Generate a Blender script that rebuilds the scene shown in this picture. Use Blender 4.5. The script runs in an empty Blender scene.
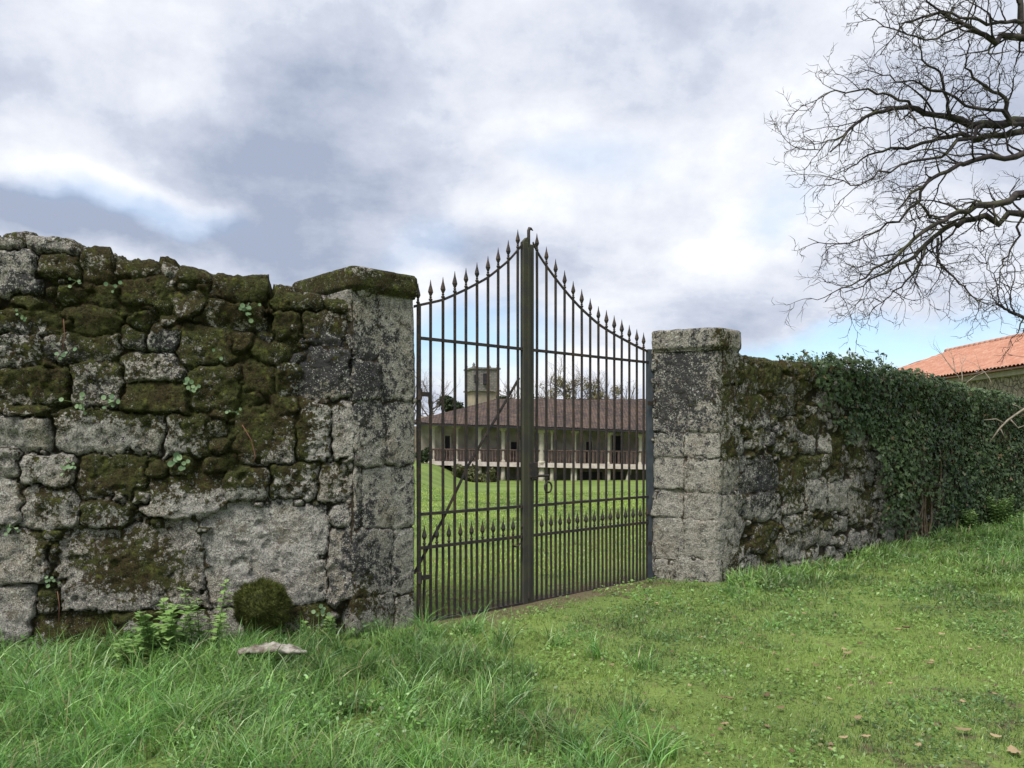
import bpy, math, random
import numpy as np
from mathutils import Vector

# ------------------------------------------------------------------ camera
S = bpy.context.scene
COL = S.collection
F = 800.0; HY = 440.0; EYE = 1.6            # focal length in px, horizon row, eye height
cam_d = bpy.data.cameras.new("camera")
cam = bpy.data.objects.new("camera", cam_d); COL.objects.link(cam)
cam.location = (0, 0, EYE)
cam.rotation_euler = (math.radians(90), 0, 0)
cam_d.sensor_width = 36; cam_d.lens = 36 * F / 1024
cam_d.shift_y = (HY - 384) / 1024
cam_d.clip_end = 12000
S.camera = cam

# ------------------------------------------------------------------ light
SUN_EL, SUN_AZ = 56, 214                     # degrees; azimuth clockwise from +Y
sd = bpy.data.lights.new("sun", 'SUN'); sd.energy = 2.9; sd.angle = math.radians(24)
sd.color = (1.0, 0.955, 0.89)
sun = bpy.data.objects.new("sun", sd); COL.objects.link(sun)
az, el = math.radians(SUN_AZ), math.radians(SUN_EL)
sdir = Vector((math.sin(az) * math.cos(el), math.cos(az) * math.cos(el), math.sin(el)))
sun.rotation_euler = (-sdir).to_track_quat('-Z', 'Y').to_euler()
S.view_settings.view_transform = 'Standard'
S.view_settings.look = 'None'
S.view_settings.exposure = 0.70
S.view_settings.gamma = 1.0


class NT:
    """tiny node helper"""
    def __init__(s, tree):
        s.t = tree; s.n = tree.nodes; s.l = tree.links
    def node(s, typ, **kw):
        n = s.n.new(typ)
        for k, v in kw.items():
            if k.startswith('i_'):
                key = k[2:]
                key = int(key) if key.isdigit() else key.replace('_', ' ')
                s.put(n.inputs[key], v)
            else:
                setattr(n, k, v)
        return n
    def put(s, sock, v):
        if isinstance(v, bpy.types.NodeSocket): s.l.new(v, sock)
        else:
            if isinstance(v, tuple) and len(v) == 3 and sock.type == 'RGBA': v = (*v, 1)
            sock.default_value = v
    def math(s, op, a, b=0.0, clamp=False):
        n = s.n.new('ShaderNodeMath'); n.operation = op; n.use_clamp = clamp
        s.put(n.inputs[0], a); s.put(n.inputs[1], b); return n.outputs[0]
    def mix(s, f, a, b, mode='MIX'):
        n = s.n.new('ShaderNodeMix'); n.data_type = 'RGBA'; n.blend_type = mode
        s.put(n.inputs[0], f); s.put(n.inputs[6], a); s.put(n.inputs[7], b); return n.outputs[2]
    def ramp(s, v, a, b, c=0.0, d=1.0, smooth=True):
        n = s.n.new('ShaderNodeMapRange'); n.interpolation_type = 'SMOOTHSTEP' if smooth else 'LINEAR'
        for k, x in zip((0, 1, 2, 3, 4), (v, a, b, c, d)): s.put(n.inputs[k], x)
        return n.outputs[0]
    def noise(s, vec, scale, detail=4, rough=.55, dist=0.0):
        n = s.node('ShaderNodeTexNoise'); s.put(n.inputs['Vector'], vec)
        n.inputs['Scale'].default_value = scale; n.inputs['Detail'].default_value = detail
        n.inputs['Roughness'].default_value = rough; n.inputs['Distortion'].default_value = dist
        return n.outputs[0]
    def voro(s, vec, scale, feature='F1', rnd=1.0):
        n = s.node('ShaderNodeTexVoronoi', feature=feature); s.put(n.inputs['Vector'], vec)
        n.inputs['Scale'].default_value = scale; n.inputs['Randomness'].default_value = rnd
        return n.outputs['Distance']
    def attr(s, name, out='Fac'):
        return s.node('ShaderNodeAttribute', attribute_name=name).outputs[out]


# ------------------------------------------------------------------ world
W = bpy.data.worlds.new("World"); S.world = W; W.use_nodes = True
wn = NT(W.node_tree); W.node_tree.nodes.clear()
out = wn.node('ShaderNodeOutputWorld'); bg = wn.node('ShaderNodeBackground')
wn.l.new(bg.outputs[0], out.inputs[0])
BG = 0.1
bg.inputs[1].default_value = BG
sky = wn.node('ShaderNodeTexSky', sky_type='NISHITA'); sky.sun_disc = False
sky.sun_elevation = el; sky.sun_rotation = az
tc = wn.node('ShaderNodeTexCoord').outputs['Generated']
sep = wn.node('ShaderNodeSeparateXYZ'); wn.l.new(tc, sep.inputs[0])
zc = wn.math('ADD', wn.math('MAXIMUM', sep.outputs[2], 0.0), 0.34)
cx = wn.math('DIVIDE', sep.outputs[0], zc); cy = wn.math('DIVIDE', sep.outputs[1], zc)
cv = wn.node('ShaderNodeCombineXYZ'); wn.l.new(cx, cv.inputs[0]); wn.l.new(cy, cv.inputs[1])
cv = cv.outputs[0]
n_big = wn.noise(cv, 1.3, 5, .50, .2)
n_mid = wn.noise(cv, 3.0, 9, .62, .12)
n_fin = wn.noise(tc, 9.0, 8, .62, .1)
wv = wn.node('ShaderNodeVectorMath', operation='SCALE'); 
wcol = wn.node('ShaderNodeTexNoise'); wcol.inputs['Scale'].default_value = 4.0; wcol.inputs['Detail'].default_value = 6
wn.l.new(tc, wcol.inputs['Vector'])
wsub = wn.node('ShaderNodeVectorMath', operation='SUBTRACT'); wn.l.new(wcol.outputs[1], wsub.inputs[0]); wsub.inputs[1].default_value = (.5, .5, .5)
wn.l.new(wsub.outputs[0], wv.inputs[0]); wv.inputs['Scale'].default_value = 0.22
wadd = wn.node('ShaderNodeVectorMath', operation='ADD'); wn.l.new(tc, wadd.inputs[0]); wn.l.new(wv.outputs[0], wadd.inputs[1])
wdir = wadd.outputs[0]
def sky_blob(px, py, rx, ry, soft=1.0):
    """soft elliptical region of the sky, placed by compass direction"""
    d = Vector(((px - 512) / F, 1, (HY - py) / F)).normalized()
    m = wn.node('ShaderNodeMapping', vector_type='POINT')
    wn.l.new(wdir, m.inputs[0])
    sx, sy, sz = F / rx, 1.0, F / ry
    m.inputs['Scale'].default_value = (sx, sy, sz)
    m.inputs['Location'].default_value = (-d.x * sx, -d.y * sy, -d.z * sz)
    ln = wn.node('ShaderNodeVectorMath', operation='LENGTH'); wn.l.new(m.outputs[0], ln.inputs[0])
    return wn.ramp(ln.outputs['Value'], 1.0, 0.15, 0, 1)
def acc(val, terms):
    for wgt, b in terms:
        val = wn.math('ADD', val, wn.math('MULTIPLY', sky_blob(*b), wgt))
    return val
# brightness of the cloud layer: 0 = slate underside, 1 = bright rim
bright = wn.math('ADD', wn.math('MULTIPLY', wn.math('SUBTRACT', n_big, .5), 1.15), wn.math('ADD', wn.math('MULTIPLY', wn.math('SUBTRACT', n_mid, .5), 1.35), .555))
bright = wn.math('ADD', bright, wn.math('MULTIPLY', wn.math('SUBTRACT', n_fin, .5), .55))
bright = acc(bright, [(-.34, (330, 150, 240, 120)), (.30, (20, 130, 130, 60)), (.50, (130, 190, 130, 34)),
                      (-.40, (120, 225, 300, 42)), (.34, (560, 150, 150, 60)), (.28, (640, 230, 260, 60)),
                      (-.10, (640, 30, 260, 60)), (.16, (740, 110, 160, 80)), (-.2, (0, 230, 160, 40)), (.22, (760, 200, 130, 130)), (-.16, (520, 260, 200, 40)), (-.14, (860, 290, 260, 50)),
                      (.28, (440, 300, 120, 40)), (.30, (560, 385, 200, 40)), (.15, (950, 180, 160, 120)), (.12, (180, 30, 260, 60))])
bright = wn.ramp(bright, .10, .95, 0, 1, smooth=False)
dark_c = (.355, .410, .535); mid_c = (.62, .662, .765); hi_c = (.92, .935, .97)
c1 = wn.mix(wn.ramp(bright, 0, .5, 0, 1, False), dark_c, mid_c)
cloud = wn.mix(wn.ramp(bright, .45, 1, 0, 1, False), c1, hi_c)
cs = wn.node('ShaderNodeVectorMath', operation='SCALE'); wn.l.new(cloud, cs.inputs[0]); cs.inputs['Scale'].default_value = 0.70 / BG
# breaks of open sky
gap = wn.ramp(wn.noise(cv, 1.5, 6, .6, .4), .60, .74, 0, .55)
gap = acc(gap, [(.75, (450, 350, 130, 48)), (.80, (860, 364, 240, 30)), (.35, (600, 150, 90, 40)), (.45, (130, 200, 120, 26)),
                (.30, (800, 200, 60, 40)), (.22, (440, 260, 60, 30))])
gap = wn.math('MINIMUM', gap, .93)
skc = wn.node('ShaderNodeVectorMath', operation='MULTIPLY'); wn.l.new(sky.outputs[0], skc.inputs[0]); skc.inputs[1].default_value = (.95, 1.12, 1.22)
fin = wn.mix(gap, cs.outputs[0], skc.outputs[0])
wn.l.new(fin, bg.inputs[0])

# ------------------------------------------------------------------ numeric helpers
rng = np.random.default_rng(11)
random.seed(7)
def _hash(ix, iy, iz, seed):
    h = (ix.astype(np.int64) * 374761393 + iy.astype(np.int64) * 668265263 + iz.astype(np.int64) * 2147483647 + seed * 974711) & 0xffffffff
    h = ((h ^ (h >> 13)) * 1274126177) & 0xffffffff
    h = (h ^ (h >> 16)) & 0xffffffff
    return h.astype(np.float64) / 0xffffffff
def vnoise(x, y, z=0.0, seed=0):
    x, y, z = np.broadcast_arrays(np.asarray(x, float), np.asarray(y, float), np.asarray(z, float))
    ix, iy, iz = np.floor(x), np.floor(y), np.floor(z)
    fx, fy, fz = x - ix, y - iy, z - iz
    fx = fx * fx * (3 - 2 * fx); fy = fy * fy * (3 - 2 * fy); fz = fz * fz * (3 - 2 * fz)
    r = 0
    for a in (0, 1):
        for b in (0, 1):
            for c in (0, 1):
                w = (fx if a else 1 - fx) * (fy if b else 1 - fy) * (fz if c else 1 - fz)
                r = r + w * _hash(ix + a, iy + b, iz + c, seed)
    return r
def fbm(x, y, z=0.0, seed=0, o=4):
    r = 0; a = .5; t = 0
    for k in range(o):
        r = r + a * vnoise(np.asarray(x) * 2 ** k, np.asarray(y) * 2 ** k, np.asarray(z) * 2 ** k, seed + k * 17); t += a; a *= .5
    return r / t
def sst(a, b, x):
    t = np.clip((x - a) / (b - a), 0, 1); return t * t * (3 - 2 * t)

def np_mesh(name, verts, quads=None, tris=None, smooth=True, attrs=None, colors=None):
    me = bpy.data.meshes.new(name)
    verts = np.asarray(verts, np.float32).reshape(-1, 3)
    quads = np.zeros((0, 4), np.int32) if quads is None else np.asarray(quads, np.int32).reshape(-1, 4)
    tris = np.zeros((0, 3), np.int32) if tris is None else np.asarray(tris, np.int32).reshape(-1, 3)
    me.vertices.add(len(verts)); me.vertices.foreach_set('co', verts.ravel())
    nl = quads.size + tris.size
    me.loops.add(nl); me.loops.foreach_set('vertex_index', np.concatenate([quads.ravel(), tris.ravel()]))
    npoly = len(quads) + len(tris); me.polygons.add(npoly)
    ls = np.concatenate([np.arange(len(quads)) * 4, quads.size + np.arange(len(tris)) * 3]).astype(np.int32)
    me.polygons.foreach_set('loop_start', ls)
    me.update(calc_edges=True); me.validate()
    if smooth: me.polygons.foreach_set('use_smooth', np.ones(len(me.polygons), bool))
    for k, v in (attrs or {}).items():
        a = me.attributes.new(k, 'FLOAT', 'POINT'); a.data.foreach_set('value', np.asarray(v, np.float32).ravel())
    for k, v in (colors or {}).items():
        a = me.attributes.new(k, 'FLOAT_COLOR', 'POINT')
        v = np.asarray(v, np.float32).reshape(-1, 3); v = np.concatenate([v, np.ones((len(v), 1), np.float32)], 1)
        a.data.foreach_set('color', v.ravel())
    return me

def add(name, me, mat=None, parent=None, label=None, cat=None, group=None, kind=None, loc=None):
    o = bpy.data.objects.new(name, me); COL.objects.link(o)
    if mat and me and not me.materials: me.materials.append(mat)
    if loc is not None: o.location = loc
    if parent: o.parent = parent
    if label: o['label'] = label
    if cat: o['category'] = cat
    if group: o['group'] = group
    if kind: o['kind'] = kind
    return o
def thing(name, label, cat, loc=(0, 0, 0), group=None):
    return add(name, None, None, None, label, cat, group, None, loc)
def part(name, me, mat, parent, label=None, kind=None):
    """child whose mesh is given in world coordinates; moved into the parent's space"""
    o = add(name, me, mat, parent, label, kind=kind)
    p = parent; off = Vector((0, 0, 0))
    while p: off += p.location; p = p.parent
    me.transform(__import__('mathutils').Matrix.Translation(-off))
    return o

class MB:
    """mesh collector"""
    def __init__(s): s.v = []; s.f = []
    def box(s, c, size, rz=0.0, taper=1.0):
        cx, cy, cz = c; a, b, h = size[0] / 2, size[1] / 2, size[2] / 2
        co, si = math.cos(rz), math.sin(rz); n = len(s.v)
        for z, t in ((-h, 1), (h, taper)):
            for x, y in ((-a, -b), (a, -b), (a, b), (-a, b)):
                x *= t; y *= t
                s.v.append((cx + x * co - y * si, cy + x * si + y * co, cz + z))
        s.f += [tuple(n + k for k in q) for q in ((0, 3, 2, 1), (4, 5, 6, 7), (0, 1, 5, 4), (1, 2, 6, 5), (2, 3, 7, 6), (3, 0, 4, 7))]
        return s
    def prism(s, poly, d):
        """polygon (3-D points) extruded by vector d"""
        n = len(s.v); k = len(poly); d = Vector(d)
        s.v += [tuple(p) for p in poly] + [tuple(Vector(p) + d) for p in poly]
        s.f.append(tuple(range(n, n + k))); s.f.append(tuple(range(n + 2 * k - 1, n + k - 1, -1)))
        for i in range(k):
            j = (i + 1) % k; s.f.append((n + i, n + k + i, n + k + j, n + j))
        return s
    def tube(s, pts, rad, sides=8):
        pts = [Vector(p) for p in pts]
        rad = [rad] * len(pts) if not hasattr(rad, '__len__') else rad
        n0 = len(s.v); prev = None
        for i, p in enumerate(pts):
            t = (pts[min(i + 1, len(pts) - 1)] - pts[max(i - 1, 0)])
            t = t.normalized() if t.length > 1e-9 else Vector((0, 0, 1))
            if prev is None:
                prev = t.cross(Vector((0, 0, 1)) if abs(t.z) < .9 else Vector((1, 0, 0))).normalized()
            a = (prev - t * prev.dot(t)).normalized(); prev = a; b = t.cross(a)
            for k in range(sides):
                w = 2 * math.pi * k / sides
                s.v.append(tuple(p + (a * math.cos(w) + b * math.sin(w)) * rad[i]))
        m = len(pts)
        for i in range(m - 1):
            for k in range(sides):
                k2 = (k + 1) % sides
                s.f.append((n0 + i * sides + k, n0 + i * sides + k2, n0 + (i + 1) * sides + k2, n0 + (i + 1) * sides + k))
        s.f.append(tuple(n0 + k for k in range(sides - 1, -1, -1)))
        s.f.append(tuple(n0 + (m - 1) * sides + k for k in range(sides)))
        return s
    def lathe(s, c, prof, sides=8):
        """prof: (r, z) pairs"""
        return s.tube([(c[0], c[1], c[2] + z) for r, z in prof], [max(r, .0005) for r, z in prof], sides)
    def mesh(s, name, smooth=False, auto=None):
        me = bpy.data.meshes.new(name); me.from_pydata(s.v, [], s.f); me.update()
        if smooth: me.polygons.foreach_set('use_smooth', [True] * len(me.polygons))
        return me
def bevelled(o, w=.01, seg=2):
    m = o.modifiers.new('bevel', 'BEVEL'); m.width = w; m.segments = seg; m.limit_method = 'ANGLE'; return o

def at(px, py, Y):
    return Vector(((px - 512) / F * Y, Y, EYE + (HY - py) / F * Y))

# ------------------------------------------------------------------ materials
def new_mat(name):
    m = bpy.data.materials.new(name); m.use_nodes = True; m.node_tree.nodes.clear()
    t = NT(m.node_tree)
    o = t.node('ShaderNodeOutputMaterial'); p = t.node('ShaderNodeBsdfPrincipled')
    t.l.new(p.outputs[0], o.inputs[0]); p.inputs['Roughness'].default_value = .85
    p.inputs['Specular IOR Level'].default_value = .25
    return m, t, p, o
def bump(t, p, h, strength=.5, dist=.02):
    b = t.node('ShaderNodeBump'); t.put(b.inputs['Height'], h); b.inputs['Strength'].default_value = strength; b.inputs['Distance'].default_value = dist
    t.l.new(b.outputs[0], p.inputs['Normal'])
def simple(name, c1, c2, scale=8, rough=.85, bs=.3, bd=.01, metal=0, detail=5):
    m, t, p, o = new_mat(name)
    v = t.node('ShaderNodeTexCoord').outputs['Object']
    n = t.noise(v, scale, detail, .6)
    t.put(p.inputs['Base Color'], t.mix(t.ramp(n, .35, .65), c1, c2))
    p.inputs['Roughness'].default_value = rough; p.inputs['Metallic'].default_value = metal
    bump(t, p, n, bs, bd); return m

def granite(name, pale=(.37, .355, .325), mid=(.22, .20, .17), warm=(.26, .225, .165), speck=1.0, fine=1.0):
    m, t, p, o = new_mat(name)
    v = t.node('ShaderNodeTexCoord').outputs['Object']
    rnd = t.attr('rnd'); joint = t.attr('joint'); moss = t.attr('moss'); dark = t.attr('dark')
    big = t.noise(v, 3.2, 4, .6)
    med = t.noise(v, 14, 6, .68)
    fin = t.noise(v, 42 * fine, 5, .75)
    grain = t.noise(v, 105 * fine, 3, .8)
    col = t.mix(t.ramp(rnd, .1, .95), mid, pale)
    col = t.mix(t.ramp(big, .46, .66, 0, .75), col, warm)
    # rain-washed grey patina
    col = t.mix(t.ramp(med, .44, .60, 0, .7), col, (.135, .13, .122))
    # feldspar and mica grain
    col = t.mix(t.ramp(fin, .53, .64, 0, .6), col, (.085, .08, .07))
    col = t.mix(t.ramp(grain, .53, .60, 0, .85 * speck), col, (.06, .057, .055))
    col = t.mix(t.ramp(grain, .46, .37, 0, .85 * speck), col, (.56, .54, .48))
    stain = t.math('MULTIPLY', t.ramp(t.noise(v, 7, 6, .7), .54, .66), .6)
    col = t.mix(stain, col, (.105, .085, .05))
    # crust lichens: black film, white and grey-green rosettes
    dk = t.math('ADD', dark, t.math('MULTIPLY', t.math('SUBTRACT', med, .5), 1.7))
    dk = t.math('ADD', dk, t.math('MULTIPLY', t.math('SUBTRACT', fin, .5), 1.6))
    dkm = t.ramp(dk, .42, .60, 0, .92)
    col = t.mix(dkm, col, (.036, .036, .040))
    wv_ = t.node('ShaderNodeVectorMath', operation='ADD'); t.l.new(v, wv_.inputs[0])
    nz = t.node('ShaderNodeTexNoise'); nz.inputs['Scale'].default_value = 22; t.l.new(v, nz.inputs['Vector'])
    sc = t.node('ShaderNodeVectorMath', operation='SCALE'); t.l.new(nz.outputs[1], sc.inputs[0]); sc.inputs['Scale'].default_value = .05
    t.l.new(sc.outputs[0], wv_.inputs[1])
    ros = t.voro(wv_.outputs[0], 24)
    zone = t.noise(v, 5.5, 3, .6)
    lm = t.math('MULTIPLY', t.ramp(ros, .30, .20), t.ramp(zone, .47, .60))
    col = t.mix(t.math('MULTIPLY', lm, .75), col, (.50, .52, .44))
    ros2 = t.voro(wv_.outputs[0], 62)
    lm2 = t.math('MULTIPLY', t.ramp(ros2, .30, .18), t.ramp(t.noise(v, 9, 4, .6), .38, .52))
    col = t.mix(t.math('MULTIPLY', lm2, .9), col, (.50, .50, .45))
    # damp soil and roots packed in the joints
    jm = t.math('MULTIPLY', t.ramp(joint, .55, .12), .92)
    col = t.mix(jm, col, t.mix(med, (.016, .012, .008), (.055, .042, .025)))
    # moss
    mo = t.math('ADD', moss, t.math('MULTIPLY', t.math('SUBTRACT', med, .5), 1.9))
    mo = t.math('ADD', mo, t.math('MULTIPLY', t.math('SUBTRACT', fin, .5), 1.7))
    mm = t.ramp(mo, .44, .58)
    mc = t.mix(t.ramp(t.noise(v, 6, 4, .6), .40, .62), (.056, .043, .019), (.066, .074, .021))
    mc = t.mix(t.ramp(t.noise(v, 17, 3, .6), .54, .70, 0, .85), mc, (.15, .165, .036))
    mc = t.mix(t.ramp(fin, .52, .38, 0, .85), mc, (.014, .012, .007))
    mc = t.mix(t.ramp(grain, .54, .62, 0, .5), mc, (.15, .15, .05))
    mc = t.mix(t.math('MULTIPLY', lm2, t.ramp(t.noise(v, 4, 4, .7), .50, .60, 0, .7)), mc, (.36, .37, .30))
    col = t.mix(mm, col, mc)
    t.put(p.inputs['Base Color'], col)
    p.inputs['Roughness'].default_value = .93; p.inputs['Specular IOR Level'].default_value = .15
    h = t.math('ADD', t.math('MULTIPLY', med, 1.2), t.math('MULTIPLY', fin, .9))
    h = t.math('ADD', h, t.math('MULTIPLY', grain, .3))
    h = t.math('ADD', h, t.math('MULTIPLY', t.math('MULTIPLY', mm, fin), 1.1))
    bump(t, p, h, 1.0, .03)
    return m
M_WALL = granite('rubble granite with moss and lichen')
M_ASH = granite('dressed granite with lichen', pale=(.37, .35, .30), mid=(.25, .235, .20), warm=(.29, .25, .185))
M_RWALL = granite('mossy rubble of the far wall', pale=(.34, .325, .285), mid=(.16, .155, .14), fine=.7)
M_PALE = granite('bare pale granite', pale=(.50, .47, .42), mid=(.42, .40, .36), warm=(.40, .35, .29), fine=.8)

# ------------------------------------------------------------------ masonry
def masonry(s, v, st, p_exp, gap, edge, bulge, seed, warp=.02, fillq=1.22, rough=1.0, rot_=.0, nman=0):
    """st: array rows (s, v, hw, hh, rnd). returns displacement, joint, rnd"""
    shp = s.shape; s = s.ravel(); v = v.ravel()
    ws = s + warp * 2 * (fbm(s * 7, v * 7, 0, seed, 3) - .5) + warp * .8 * (vnoise(s * 25, v * 25, 0, seed + 5) - .5)
    wvv = v + warp * 2 * (fbm(s * 7, v * 7, 9, seed + 1, 3) - .5) + warp * .8 * (vnoise(s * 25, v * 25, 3, seed + 6) - .5)
    q1 = np.full(s.shape, 1e9); q2 = np.full(s.shape, 1e9); i1 = np.zeros(s.shape, int)
    for i, (a, b, hw, hh, rr) in enumerate(st):
        sel = np.where((np.abs(ws - a) < hw * 3.2 + .12) & (np.abs(wvv - b) < hh * 3.2 + .12))[0]
        if not len(sel): continue
        hs = (math.sin(i * 12.9898 + seed) * 43758.5453) % 1.0; h2 = (math.sin(i * 78.233 + seed) * 12543.123) % 1.0
        rot = rot_ * (.22 if i < nman else 1); ang = (hs - .5) * rot; co_, si_ = math.cos(ang), math.sin(ang); DX = ws[sel] - a; DZ = wvv[sel] - b
        X_ = (DX * co_ + DZ * si_) / hw; Z_ = (-DX * si_ + DZ * co_) / hh; sk = (h2 - .5) * rot * 1.1
        X_ = X_ * (1 + sk * Z_.clip(-1.5, 1.5)); Z_ = Z_ * (1 + (hs - .5) * rot * .9 * X_.clip(-1.5, 1.5)); pe = p_exp * (.75 + .9 * h2)
        q = (np.abs(X_) ** pe + np.abs(Z_) ** pe) ** (1 / pe)
        c1 = q1[sel]; c2 = q2[sel]
        new2 = np.where(q < c1, c1, np.minimum(c2, q))
        q2[sel] = new2
        up = q < c1
        q1[sel[up]] = q[up]; i1[sel[up]] = i
    st = np.asarray(st)
    m = np.minimum(st[i1, 2], st[i1, 3])
    e = np.minimum(q2 - q1, 3.0) * m * .5
    # weathered blocks never quite fill their cell
    e = np.minimum(e, np.maximum(fillq - q1, 0) * m * 1.2)
    e = e + .012 * (fbm(s * 18, v * 18, 4, seed + 8, 3) - .5)
    jn = sst(0, edge, e)
    gapn = gap * (.48 + .9 * sst(.34, .66, fbm(s * 2.2, v * 2.2, 0, seed + 9, 3)))
    hgt = rng.normal(0, 1, len(st)); tx = rng.normal(0, 1, len(st)); tz = rng.normal(0, 1, len(st))
    d = -gapn * (1 - jn) ** 1.3
    d += bulge * .45 * (1 - np.clip(q1, 0, 1.3) ** 5)
    d += bulge * .62 * hgt[i1] * jn
    d += bulge * .60 * (tx[i1] * (s - st[i1, 0]) / st[i1, 2] + tz[i1] * (v - st[i1, 1]) / st[i1, 3]) * jn
    fac = np.abs(fbm(s * 5, v * 5, i1 * 3.1, seed + 3, 3) - .5) * 2 + np.abs(fbm(s * 11, v * 11, i1 * 1.7, seed + 13, 3) - .5)
    d += -1.3 * bulge * rough * (fac - .25) + .020 * rough * (fbm(s * 24, v * 24, 0, seed + 4, 4) - .5) - .018 * rough * sst(.62, .80, fbm(s * 13, v * 13, 0, seed + 14, 3))
    masonry.rel = ((v - st[i1, 1]) / st[i1, 3]).reshape(shp)
    return d.reshape(shp), jn.reshape(shp), st[i1, 4].reshape(shp), i1.reshape(shp)

def fill_stones(manual, s0, s1, v0, v1, size, seed, n=2600, aspect=(1.0, 2.2)):
    r = np.random.default_rng(seed); st = [list(x) for x in manual]
    for k in range(n):
        f = 1.0 if k < n * .15 else (.72 if k < n * .3 else (.5 if k < n * .5 else (.33 if k < n * .75 else .2)))
        a = r.uniform(s0, s1); b = r.uniform(v0, v1)
        hh = size * f * r.uniform(.75, 1.25) * .5; hw = hh * r.uniform(*aspect)
        ok = True
        for q in st:
            if abs(a - q[0]) < (hw + q[2]) * .90 and abs(b - q[1]) < (hh + q[3]) * .90: ok = False; break
        if ok: st.append([a, b, hw, hh, r.uniform(0, 1)])
    return st

def plane_uv(px, py, P0, u):
    k = (px - 512) / F
    s = (k * P0[1] - P0[0]) / (u[0] - k * u[1]); Y = P0[1] + s * u[1]
    return s, EYE + (HY - py) / F * Y
def stone_px(lst, P0, u, off=0.0):
    o = []
    for (x0, x1, y0, y1, *r) in lst:
        a0, b0 = plane_uv(x0, (y0 + y1) / 2, P0, u); a1, _ = plane_uv(x1, (y0 + y1) / 2, P0, u)
        _, z1 = plane_uv((x0 + x1) / 2, y0, P0, u); _, z0 = plane_uv((x0 + x1) / 2, y1, P0, u)
        o.append([(a0 + a1) / 2 + off, (z0 + z1) / 2, abs(a1 - a0) / 2, abs(z1 - z0) / 2, r[0] if r else random.random()])
    return o
def blobs(P, lst, base=0.0):
    """weathering placed where it grows on this wall (looked up by sight line)"""
    px = 512 + F * P[..., 0] / P[..., 1]; py = HY - F * (P[..., 2] - EYE) / P[..., 1]
    r = np.full(px.shape, base)
    for x, y, rx, ry, w in lst:
        q = ((px - x) / rx) ** 2 + ((py - y) / ry) ** 2
        r = r + w * np.exp(-q * 1.1)
    return r

def grid_quads(nu, nv, wrap=False):
    i, j = np.meshgrid(np.arange(nu if wrap else nu - 1), np.arange(nv - 1), indexing='ij')
    i2 = (i + 1) % nu
    return np.stack([i * nv + j, i2 * nv + j, i2 * nv + j + 1, i * nv + j + 1], -1).reshape(-1, 4)

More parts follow.
